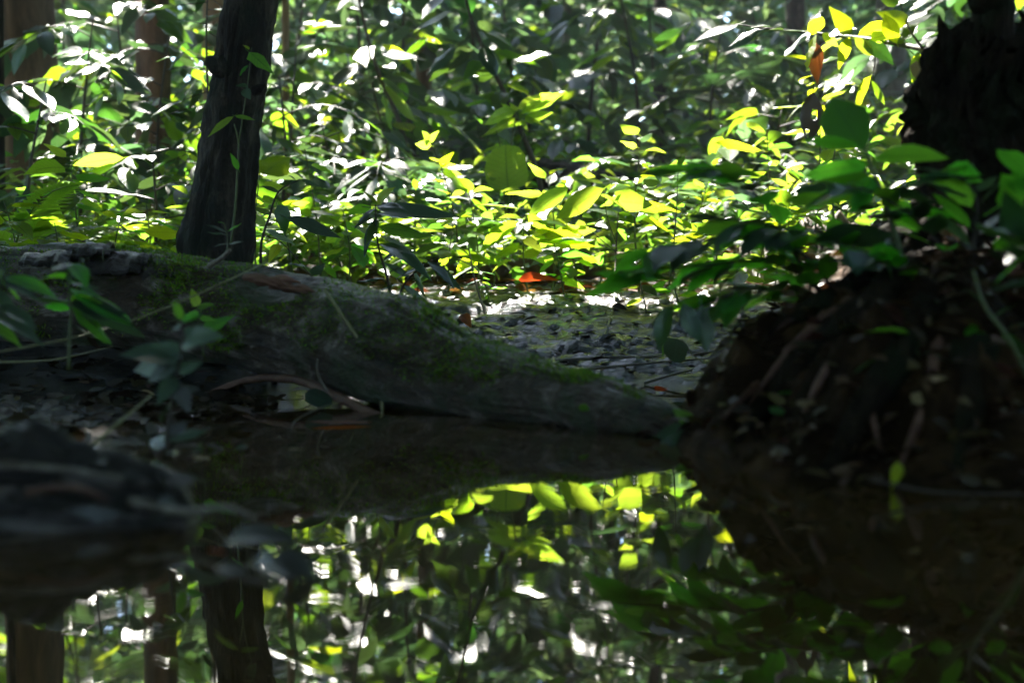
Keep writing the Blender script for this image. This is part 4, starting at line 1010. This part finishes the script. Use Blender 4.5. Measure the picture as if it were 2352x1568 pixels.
# ------------------------------------------------------------------ shrubs and ferns of the middle distance
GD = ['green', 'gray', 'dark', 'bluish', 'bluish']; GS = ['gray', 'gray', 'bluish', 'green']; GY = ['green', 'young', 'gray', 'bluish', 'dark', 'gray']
BACK = [  # u, d, height m, twigs, leaves/twig, leaf m, kind, mats, spread, label
    (60, 5.2, .75, 9, 8, .13, 'ellip', GD, .5, 'glossy dark shrub below the thick trunk at far left'),
    (190, 5.8, 1.05, 10, 9, .14, 'ellip', GS, .6, 'tall glossy grey-green shrub between the two left trunks'),
    (300, 6.6, 1.3, 11, 9, .16, 'ovate', GD, .7, 'big shaded shrub before the reddish trunk'),
    (420, 6.0, 1.0, 10, 9, .13, 'ellip', GS, .6, 'grey-leaved shrub left of the leaning trunk at mid height'),
    (600, 6.0, .85, 10, 9, .14, 'lance', GS, .6, 'shining shrub just right of the leaning trunk'),
    (690, 6.8, 1.15, 11, 9, .16, 'lance', GS, .75, 'sun-bleached shrub with parallel shining leaves right of the trunk'),
    (770, 6.2, .7, 10, 9, .14, 'lance', GS, .6, 'low shrub of shining leaves in the brightest sunlit spot'),
    (830, 8.0, 1.7, 11, 9, .19, 'ovate', GD, .8, 'tall broad-leaved shrub under the top border left of centre'),
    (900, 7.0, 1.05, 9, 9, .15, 'ellip', GY, .6, 'green shrub with a few yellow leaves left of the tall seedling'),
    (1010, 7.6, 1.5, 10, 9, .18, 'ovate', GD, .8, 'dark broad-leaved shrub above the leaning thin seedling'),
    (1120, 8.6, 1.7, 11, 9, .18, 'ellip', GD, .8, 'tall shrub with glowing top leaves behind the tall seedling'),
    (1260, 7.8, .8, 9, 9, .14, 'ellip', GD, .6, 'dim shrub right of the tall seedling top'),
    (1340, 9.0, 1.75, 11, 9, .18, 'ovate', GD, .8, 'shaded tall shrub with hanging leaves near the top centre'),
    (1440, 8.0, 1.35, 10, 9, .17, 'ellip', GS, .7, 'greyish shrub left of the dark slim far tree'),
    (1560, 9.0, 1.4, 11, 10, .15, 'lance', GD, .8, 'bluish shrub right of the dark slim far tree'),
    (1660, 7.6, .9, 10, 9, .12, 'ellip', GD, .6, 'small-leaved bluish shrub below the leafy branch'),
    (1770, 8.4, 1.1, 11, 10, .12, 'lance', GD, .7, 'feathery bluish shrub before the dark far trunk'),
    (1900, 7.0, .8, 10, 9, .12, 'ellip', GY, .6, 'green shrub left of the grey ribbed trunk'),
    (1980, 9.5, 1.8, 10, 9, .16, 'ellip', GD, .8, 'shaded shrub behind the grey ribbed trunk'),
    (2150, 7.5, 1.5, 11, 9, .16, 'ellip', GD, .8, 'dark shrub between the grey trunk and the stump tree'),
    (2300, 6.5, 1.5, 10, 9, .15, 'ellip', GD, .8, 'dark shrub behind the stump tree at right border'),
    (540, 8.6, 1.8, 11, 9, .18, 'ovate', GY, .8, 'tall shrub behind the upper leaning trunk'),
    (250, 9.4, 1.95, 11, 9, .19, 'ovate', GD, .9, 'tall dark shrub between the left trunks near the top'),
    (100, 9.0, 1.9, 11, 9, .18, 'ovate', GY, .9, 'tall shrub behind the thick left trunk near the top'),
    (720, 9.6, 2.1, 11, 9, .19, 'ovate', GY, .9, 'tall sunlit shrub at the top right of the leaning trunk'),
    (1200, 10.5, 2.2, 11, 9, .19, 'ovate', GY, .9, 'yellow-lit tall shrub at the top centre'),
    (1480, 6.6, .55, 8, 8, .11, 'ovate', GY, .45, 'low sunlit shrub behind the broad-leaved bank seedling'),
    (1760, 6.0, .55, 8, 8, .11, 'ovate', GY, .45, 'low bright shrub with whitish shining leaves left of the upright leaf'),
    (350, 5.0, .5, 8, 8, .10, 'ellip', GY, .4, 'low mixed shrub above the left part of the log'),
    (880, 5.6, .5, 8, 8, .11, 'ellip', GS, .45, 'low glossy shrub behind the drooping dark shrub'),
]
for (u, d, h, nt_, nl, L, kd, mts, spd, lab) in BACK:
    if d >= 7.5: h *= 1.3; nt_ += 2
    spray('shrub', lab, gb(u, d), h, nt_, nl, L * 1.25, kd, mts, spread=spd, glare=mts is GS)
for (u, d, n_, L, lab, h) in ((20, 3.9, 7, .34, 'sunlit fern with striped fronds at the left border', .05), (885, 6.0, 7, .55, 'blue-green fern with broad shaded fronds left of the tall seedling', .2),
                           (665, 5.2, 8, .42, 'pale fern catching the sun right of the leaning trunk', .08), (790, 5.0, 7, .36, 'shaded fern behind the hump of the log', .05), (1620, 6.6, 8, .5, 'bluish fern beyond the blurred shrub', .15), (145, 4.8, 7, .4, 'small fern under the thick left trunk', .05)):
    fern('fern', lab, gb(u, d), n_, L * 1.25, mat='bluish' if 'blu' in lab else 'green', ratio=.20, pairs=20, arch=.5, h=h)
fern('palm', 'young palm with drooping feathery fronds before the far dark trunks', gb(1800, 8.0), 9, 1.1, mat='gray', ratio=.34, pairs=34, arch=.75, fine=.75, cat='palm', h=.55)
# leaning dark saplings of the middle distance
for (pts, d, lab, mts) in (([(960, 480), (920, 290), (870, 170), (838, 60), (800, -120)], 6.8, 'dark bent sapling left of centre reaching past the top', ['gray', 'dark', 'yellow']),
                           ([(1240, 420), (1165, 230), (1110, 110), (1078, 30), (1040, -140)], 6.4, 'dark leaning sapling behind the tall seedling', ['gray', 'dark', 'green']),
                           ([(470, 420), (478, 250), (474, 100), (478, -60)], 5.0, 'thin upright sapling with narrow grey leaves left of the leaning trunk', ['gray', 'dark'])):
    P = [W(u, v, d) for u, v in pts]
    x, y = P[0].x, P[0].y; P = [V3(x + .05, y, gz(x, y) - .03)] + P
    p = Plant('sapling', lab, 'sapling', P[0], stem='stem_dark'); p.stem(P, .016 if d > 6 else .007, .006 if d > 6 else .003, n=30)
    tp, _ = spline([tuple(q) for q in P], [1] * len(P), 40); az = random.uniform(0, 6)
    for k in range(26):
        q = Vector(tp[min(39, 14 + k)]); az += 2.4; e_ = random.uniform(-.7, .2); dd = V3(math.cos(az) * math.cos(e_), math.sin(az) * math.cos(e_), math.sin(e_)); l_ = random.uniform(.13, .26) * (1 if d > 6 else .55)
        q2 = q + dd * random.uniform(.03, .12)
        p.stem([q, q.lerp(q2, .5), q2], .002, .001, n=3, seg=4)
        p.leaf(q2, q2 + dd * l_, (random.uniform(-.3, .3), random.uniform(-.6, .2), 1), random.choice(['ellip', 'ovate']) if d > 6 else 'lance', random.choice(mts))
    p.done()

# ------------------------------------------------------------------ things lying about
def fallen(name, label, u0, v0, u1, v1, d0, d1, mat, kind='ovate', w=1.0, face=.2, var=None, cat='leaf', group=None, dz=0.0):
    a = W(u0, v0, d0) + V3(0, 0, dz); e = W(u1, v1, d1) + V3(0, 0, dz); d = e - a
    o = obj(name, leaf_mesh(kind, random.randrange(4) if var is None else var, mat))
    o.matrix_world = Matrix.Translation(a) @ orient(d, (random.uniform(-.2, .2), -face, 1)) @ Matrix.Diagonal((d.length, d.length * w, d.length, 1))
    return tag(o, label, cat, group)

def on_ground(label, u, v, L, mat, kind='ovate', w=1.0, name='fallen_leaf', cat='leaf', tilt=.3, group=None, on_water=False, az=None, lift=.004):
    """a leaf lying where the sight line through (u, v) meets the ground or the water"""
    c0 = V3(0, 0, CAMZ); dirv = W(u, v, 1.0) - c0; ts = np.arange(.9, 9, .01)
    hit = CAMZ + dirv.z * ts <= np.maximum(0, ground_z(dirv.x * ts, dirv.y * ts, False))
    q = c0 + dirv * float(ts[int(np.argmax(hit))])
    q.z = max(.002, gz(q.x, q.y) + lift) if not on_water else .002
    az = random.uniform(0, 6.28) if az is None else az
    o = obj(name, leaf_mesh(kind, 3 if on_water else random.randrange(4), mat))
    nr = (random.uniform(-tilt, tilt), random.uniform(-tilt, tilt) - tilt * .5, 1) if not on_water else (0, 0, 1)
    dd = V3(math.cos(az), math.sin(az), 0 if on_water else random.uniform(0, tilt))
    zs = L * (.12 if on_water else 1)
    o.matrix_world = Matrix.Translation(q - dd * L * .5 + V3(0, 0, .003 if on_water else .0)) @ orient(dd, nr) @ Matrix.Diagonal((L, L * w, zs, 1))
    return tag(o, label, cat, group)

fallen('fallen_leaf', 'glowing orange-red dead leaf standing among the seedling stems', 1190, 642, 1275, 630, 4.15, 4.2, 'orange', 'ovate', .7, -1.0, 2)
fallen('fallen_leaf', 'dull red dead leaf lying behind the log beside the mud', 1060, 722, 1085, 742, 3.7, 3.65, 'orange', 'ovate', 1, .8)
on_ground('dark brown dead leaf on the upper mud under the seedlings', 1330, 722, .085, 'brown', w=.9)
on_ground('brown curled leaf on the mud left of the lone stem', 1345, 775, .06, 'black', w=.9)
on_ground('reddish brown leaf at the right part of the mud', 1590, 745, .08, 'orange', w=.7)
on_ground('flat grey wet leaf on the top of the mud', 1300, 690, .09, 'wet')
on_ground('flat shining leaf on the mud below the red-brown leaf', 1600, 775, .07, 'wet')
on_ground('dark red leaf at the water edge beyond the log tip', 1520, 893, .05, 'orange', w=.7)
on_ground('yellowish leaf afloat in the channel right of the log tip', 1610, 918, .06, 'tan', on_water=True)
on_ground('small shining leaf afloat in the channel beside the right bank', 1655, 935, .04, 'wet', on_water=True)
fallen('fallen_leaf', 'dark curled leaf lying on top of the log', 1190, 822, 1240, 840, 2.34, 2.32, 'black', 'ovate', 1, .6, 2, dz=.006)
fallen('fallen_leaf', 'tiny pale leaf stuck on the side of the log', 1352, 936, 1330, 938, 2.12, 2.11, 'soft', 'round', .8, 1.3, 0)
on_ground('tiny pale leaf floating in the open brown water', 682, 1040, .024, 'tan', on_water=True, az=.1)
on_ground('orange leaf shape standing in for a sunlit streak on the brown water before the log', 785, 976, .10, 'orange', 'ellip', 1.2, on_water=True, az=.05)  # added leaf shape; its orange imitates a streak of sunlight on the water
fallen('fallen_leaf', 'round grey-green leaf hanging over the root at the water', 700, 905, 765, 925, 2.45, 2.45, 'gray', 'round', .8, .9, 1)
p = Plant('seedling', 'single round blue-grey leaf on a bent stalk in the mud', 'plant', W(1620, 835, 3.1), stem='straw')
p.stem([W(1620, 835, 3.1), W(1590, 815, 3.1), W(1572, 785, 3.1), W(1556, 780, 3.1)], .0018, .001)
p.pleaf(1556, 778, 3.1, 1546, 826, 3.06, face=1.6, mat='gray', kind='round', w=.95, var=1); p.pleaf(1530, 785, 3.1, 1518, 822, 3.1, face=.8, mat='green', kind='lance'); p.done()

# right bank litter
for a in ((1870, 940, 'tan', .05, 'pale tan leaf on the middle of the dark right bank'), (1895, 990, 'wet', .075, 'large blue-grey wet leaf low on the right bank'), (2150, 888, 'tan', .035, 'ochre leaf below the bluish seedling on the right bank'),
          (2115, 925, 'tan', .035, 'second ochre leaf lower on the right bank'), (1780, 940, 'soft', .035, 'small green leaf lying on the slope of the right bank'), (1815, 905, 'soft', .035, 'yellow-green leaf on the slope below the stump'),
          (1760, 900, 'brown', .05, 'brown leaf on the left shoulder of the right bank'), (1830, 855, 'brown', .055, 'rusty leaf on the slope of the bank near the stump'), (1680, 1040, 'brown', .06, 'rusty leaf hanging at the tip of the right bank'),
          (1960, 900, 'brown', .05, 'dull brown leaf in the middle of the right bank'), (2030, 980, 'brown', .05, 'dull brown leaf low on the right bank'), (2230, 960, 'brown', .05, 'dim brown leaf at the far right of the bank'),
          (1740, 800, 'brown', .05, 'dark brown leaf where the right bank meets the mud')):
    on_ground(a[4], a[0], a[1], a[3], a[2], tilt=.6)
fallen('fallen_leaf', 'yellow leaf dangling at the waterline under the right bank', 2062, 1060, 2058, 1128, 1.55, 1.55, 'yellow', 'ovate', .9, 1.0)
for (u, v, L, lab) in ((1845, 1085, .026, 'small shining blue leaf at the foot of the right bank'), (1842, 1170, .022, 'small shining leaf afloat just off the right bank'), (2042, 1225, .035, 'long shining leaf afloat before the right bank'),
                       (1672, 1166, .035, 'pale leaf afloat left of the shining leaves'), (2205, 1330, .016, 'tiny shining leaf afloat in the dark water at lower right')):
    on_ground(lab, u, v, L, 'wet', on_water=True)
# leaves at the tip of the bank beside the log end
D = 1.98
p = Plant('drooping_plant', 'drooping blurred plant with wet leaves at the tip of the right bank', 'plant', W(1640, 985, D), stem='stem_dark')
p.stem([W(1680, 1010, D), W(1660, 985, D), W(1610, 975, D), W(1560, 985, D)], .004, .0015)
for a in ((1660, 980, 1560, 960, 'soft'), (1640, 978, 1735, 985, 'gray'), (1620, 978, 1530, 1010, 'dark'), (1580, 982, 1500, 1040, 'dark'), (1565, 985, 1520, 1080, 'dark'), (1600, 980, 1550, 930, 'soft'), (1575, 985, 1560, 1060, 'green'), (1660, 985, 1600, 1050, 'dark'), (1680, 985, 1700, 960, 'gray'), (1650, 990, 1640, 1060, 'brown'), (1600, 985, 1500, 1000, 'dark')):
    p.pleaf(a[0], a[1], D, a[2], a[3], D + random.uniform(-.05, .02), face=random.uniform(.3, .9), mat=a[4], kind='ellip', w=1.15)
p.done()

# ------------------------------------------------------------------ twigs, root and straws
def rod(name, label, cat, pts, r0, r1, mat, n=24, seg=7, wob=0.0):
    P = [W(*q) for q in pts]; root = P[0]
    g = Geo(); k = len(P)
    g.tube(P, [r0 + (r1 - r0) * i / (k - 1) for i in range(k)], seg, n=n, disp=(lambda th, s: 1 + wob * fbm(np.cos(th), np.sin(th), s * 25, 4, 3)) if wob else None)
    o = g.build(name, M[mat], None, root); o.location = root
    return tag(o, label, cat)
rod('twig', 'thin bent twig leaning from the log into the water', 'twig', [(745, 665, 2.5), (790, 730, 2.48), (830, 790, 2.47), (865, 860, 2.47), (878, 938, 2.47), (874, 975, 2.47)], .0032, .0036, 'straw')
rod('root', 'smooth reddish root sloping down into the pool before the log', 'root', [(480, 905, 2.75), (570, 872, 2.7), (680, 872, 2.6), (760, 905, 2.5), (850, 950, 2.42), (930, 985, 2.36)], .006, .010, 'root', 40, 12, .3)
rod('twig', 'short dark twig rising beside the reddish root', 'twig', [(760, 905, 2.5), (740, 880, 2.5), (728, 850, 2.5), (730, 825, 2.5)], .003, .0018, 'twig')
rod('straw', 'long pale straw slanting in front of the log', 'straw', [(-40, 815, 2.15), (180, 772, 2.2), (360, 715, 2.3), (520, 645, 2.4), (612, 602, 2.5)], .0016, .0012, 'straw')
rod('straw', 'dry straw lying low at the left bank', 'straw', [(-20, 832, 2.5), (120, 826, 2.5), (260, 795, 2.6)], .002, .001, 'straw')
rod('straw', 'blurred yellowish grass blade over the left shallows', 'straw', [(150, 1080, 1.75), (250, 990, 1.8), (350, 905, 1.9)], .003, .0015, 'straw')
rod('straw', 'curved dark straw half under water left of the root', 'straw', [(665, 1000, 2.2), (680, 965, 2.2), (740, 935, 2.3), (790, 920, 2.4)], .0012, .0008, 'twig')
rod('stick', 'long straight stick lying across the mud', 'stick', [(1275, 828, 3.28), (1420, 820, 3.3), (1560, 818, 3.32), (1760, 790, 3.4)], .004, .003, 'twig')
rod('stick', 'thinner stick lying below the straight one on the mud', 'stick', [(1330, 850, 3.12), (1480, 835, 3.14), (1640, 822, 3.2)], .003, .002, 'twig')
rod('stick', 'short bent stick on the lower mud', 'stick', [(1480, 880, 3.0), (1540, 862, 3.02), (1590, 850, 3.05)], .003, .002, 'twig')
rod('stick', 'thin stick lying at the mud top left of the seedlings', 'stick', [(1010, 745, 3.9), (1090, 728, 3.9), (1160, 745, 3.85)], .003, .002, 'twig')
rod('stick', 'dry stem standing slanted behind the drooping shrub', 'stick', [(1120, 740, 4.0), (1090, 640, 4.0), (1075, 560, 4.05)], .003, .002, 'twig')
rod('stick', 'dim stick lying near the waterline under the right bank', 'stick', [(2000, 1100, 1.5), (2150, 1130, 1.5), (2352, 1135, 1.5)], .002, .0015, 'stem_dark')

# dark fallen mossy log far behind the bank seedlings, with a tan one nearer
def lump_log(label, pts, rad, mat, amp=.15, seg=28, n=60, seed=3, name='fallen_log'):
    P = [W(*q) for q in pts]; g = Geo()
    g.tube(P, rad, seg, n=n, disp=lambda th, s: 1 + amp * fbm(np.cos(th) * 1.6, np.sin(th) * 1.6, s * 6, seed, 4) + amp * .6 * fbm(np.cos(th) * 6, np.sin(th) * 6, s * 18, seed + 3, 3))
    o = g.build(name, M[mat], None, P[0]); o.location = P[0]
    return tag(o, label, 'log')
lump_log('dark mossy log lying far behind the sunlit seedlings', [(1180, 385, 7.2), (1290, 405, 7.1), (1400, 428, 7.0), (1540, 462, 6.9)], [.07, .075, .075, .06], 'bark_dark')
lump_log('pale brown log glimpsed through the seedling stems', [(1000, 640, 5.6), (1150, 625, 5.6), (1280, 615, 5.7), (1400, 606, 5.8), (1480, 606, 5.8)], [.05, .055, .055, .05, .03], 'bark_brown', .15)
NEAR = lump_log('blurred dark rotten log lying nearest in the water at lower left', [(-330, 1150, 1.36), (-120, 1155, 1.36), (60, 1165, 1.36), (220, 1180, 1.36), (350, 1190, 1.36), (440, 1205, 1.35)], [.066, .062, .058, .052, .042, .014], 'bark_plate', .8, 90, 220, 8)
lab = 'scrap of wet dead leaf lying on the nearest blurred log'
NP, NR = spline([tuple(W(u, v, 1.36)) for u, v in ((-330, 1150), (-120, 1155), (60, 1165), (220, 1180), (350, 1190), (440, 1205))], [.066, .062, .058, .052, .042, .014], 60)
for k in range(12):
    i_ = random.randrange(20, 56); ph = random.uniform(-.3, 1.5)
    nrm_ = V3(random.uniform(-.3, .3), -math.sin(ph), math.cos(ph)); q = Vector(NP[i_]) + nrm_.normalized() * NR[i_] * 1.1
    a_ = random.uniform(-.5, .5) + random.choice((0, math.pi)); dd = V3(math.cos(a_), math.sin(a_), 0); dd = (dd - nrm_ * dd.dot(nrm_) / nrm_.length_squared).normalized(); L_ = random.uniform(.025, .06)
    o = obj('dead_leaf', leaf_mesh(random.choice(['ovate', 'lance']), random.randrange(4), random.choice(['brown', 'black', 'black'])))
    o.matrix_world = Matrix.Translation(q - dd * L_ * .5) @ orient(dd, nrm_ + V3(random.uniform(-.3, .3), random.uniform(-.3, .3), 0)) @ Matrix.Diagonal((L_, L_, L_, 1))
    tag(o, lab, 'leaf', 'dead leaf scraps on the nearest log')

rod('stick', 'blurred stick lying along the top of the nearest rotten log', 'stick', [(-30, 1068, 1.33), (120, 1075, 1.32), (280, 1098, 1.31)], .004, .002, 'twig')
rod('stick', 'blurred bent stick jutting from the tip of the nearest rotten log', 'stick', [(300, 1150, 1.32), (420, 1175, 1.3), (520, 1165, 1.28), (590, 1190, 1.26)], .005, .002, 'twig')
rod('stick', 'short dark stick crossing the front of the nearest rotten log', 'stick', [(60, 1130, 1.29), (170, 1118, 1.29), (250, 1150, 1.29)], .004, .003, 'root')

# clump of dead leaves floating nearest
for a in ((440, 1290, 545, 1262, 1.22, 'orange', 'rusty orange dead leaf floating in the nearest clump', .5), (520, 1240, 690, 1200, 1.2, 'black', 'black dead leaf slanting across the top of the nearest clump', .5), (640, 1262, 745, 1330, 1.12, 'black', 'large black curled dead leaf at the right end of the nearest clump', 1.0),
          (560, 1300, 650, 1262, 1.17, 'wet', 'grey shining dead leaf in the middle of the nearest clump', .5), (450, 1310, 540, 1318, 1.18, 'brown', 'flat brown dead leaf at the lower left of the nearest clump', .2), (590, 1310, 700, 1300, 1.14, 'black', 'blackish wet dead leaf at the lower edge of the nearest clump', .3),
          (500, 1300, 600, 1325, 1.14, 'black', 'dark dead leaf beneath the grey ones of the nearest clump', .2)):
    u0, v0, u1, v1, d, mt, lb, fc = a
    fallen('dead_leaf', lb, u0, v0, u1, v1, d, d - .03, mt, 'ovate', .8, fc, 2)

# ------------------------------------------------------------------ litter masses
def litter(name, label, xs, ys, N, L, mat, flat=.35, zoff=.004, keep=None):
    x = RNG.uniform(*xs, N); y = RNG.uniform(*ys, N); z = ground_z(x, y)
    k = z > -.003
    if keep is not None: k &= keep(x, y, z)
    x, y, z = x[k], y[k], z[k]; n_ = len(x); l_ = RNG.uniform(*L, n_)
    nr = norm(RNG.normal(0, flat, (n_, 3)) + np.array([0, 0, 1])); th = RNG.uniform(0, 6.28, n_)
    dr = np.stack([np.cos(th), np.sin(th), RNG.normal(0, flat * .6, n_)], 1)
    me = leaf_mass(name, np.stack([x, y, z + zoff + RNG.uniform(0, .008, n_)], 1), dr, nr, l_, l_ * RNG.uniform(.3, .6, n_), mat, fold=.12, droop=.15)
    return tag(obj(name, me), label, 'leaf litter', kind='stuff')
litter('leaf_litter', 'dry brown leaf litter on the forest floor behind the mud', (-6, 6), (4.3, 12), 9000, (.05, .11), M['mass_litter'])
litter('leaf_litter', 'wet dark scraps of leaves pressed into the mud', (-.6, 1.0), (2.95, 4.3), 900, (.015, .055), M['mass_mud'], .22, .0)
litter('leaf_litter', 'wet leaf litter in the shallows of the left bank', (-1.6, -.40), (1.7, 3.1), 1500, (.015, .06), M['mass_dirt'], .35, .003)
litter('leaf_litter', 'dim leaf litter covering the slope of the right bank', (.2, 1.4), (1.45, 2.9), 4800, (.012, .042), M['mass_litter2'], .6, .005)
# shining leaves and scraps standing in the left shallows
for k in range(46):
    u = random.uniform(0, 560); v = random.uniform(870, 1060)
    on_ground('small shining leaf scrap in the shallows of the left bank', u, v, random.uniform(.02, .045), random.choice(['wet', 'wet', 'gray', 'brown', 'tan']), random.choice(['ovate', 'ellip', 'lance']), tilt=.5, group='leaf scraps in the left shallows')

# specks of plant debris floating on the pool, thickest along the log and the banks
NS = 900
fx_ = RNG.uniform(-.9, .9, NS); fy_ = RNG.uniform(1.0, 2.7, NS)
tl_ = RNG.random(NS) < .35
tk_ = RNG.random(NS); la, lb_ = W(1000, 950, 2.43), W(1560, 1003, 2.06)
fx_ = np.where(tl_, la.x + (lb_.x - la.x) * tk_, fx_); fy_ = np.where(tl_, la.y + (lb_.y - la.y) * tk_ - .02 - np.abs(RNG.normal(0, .012, NS)), fy_)
ok_ = (ground_z(fx_, fy_) < -.002) & (tl_ | (RNG.random(NS) < .25 + .75 * sstep(-.1, -.02, ground_z(fx_, fy_, False))))
fx_, fy_ = fx_[ok_], fy_[ok_]; ns = len(fx_); fl_ = RNG.uniform(.003, .010, ns)
th_ = RNG.uniform(0, 6.28, ns)
sm_ = leaf_mass('floating_debris', np.stack([fx_, fy_, np.full(ns, .0015)], 1), np.stack([np.cos(th_), np.sin(th_), 0 * th_], 1), norm(RNG.normal(0, .2, (ns, 3)) + np.array([0, 0, 1])), fl_, fl_ * RNG.uniform(.3, .7, ns), M['mass_wet'], .05, .0)
tag(obj('floating_debris', sm_), 'tiny specks of plant debris floating on the pool', 'debris', kind='stuff')

# ------------------------------------------------------------------ damp air
if 1:
    hv = [(x, y, z) for z in (-1.3, 19.5) for x, y in ((-215, -215), (215, -215), (215, 215), (-215, 215))]
    hf = [(3, 2, 1, 0), (4, 5, 6, 7), (0, 1, 5, 4), (1, 2, 6, 5), (2, 3, 7, 6), (3, 0, 4, 7)]
    hm_ = bpy.data.materials.new('damp_air'); hm_.use_nodes = True; hn = hm_.node_tree.nodes; hn.clear()
    ho = hn.new('ShaderNodeOutputMaterial'); pv = hn.new('ShaderNodeVolumePrincipled')
    pv.inputs['Color'].default_value = (.85, .9, 1, 1); pv.inputs['Density'].default_value = HAZE; pv.inputs['Anisotropy'].default_value = .5
    hm_.node_tree.links.new(pv.outputs[0], ho.inputs['Volume'])
    tag(obj('haze', mesh('haze', hv, hf, hm_, smooth=False)), 'thin damp air filling the forest', 'haze', kind='stuff')
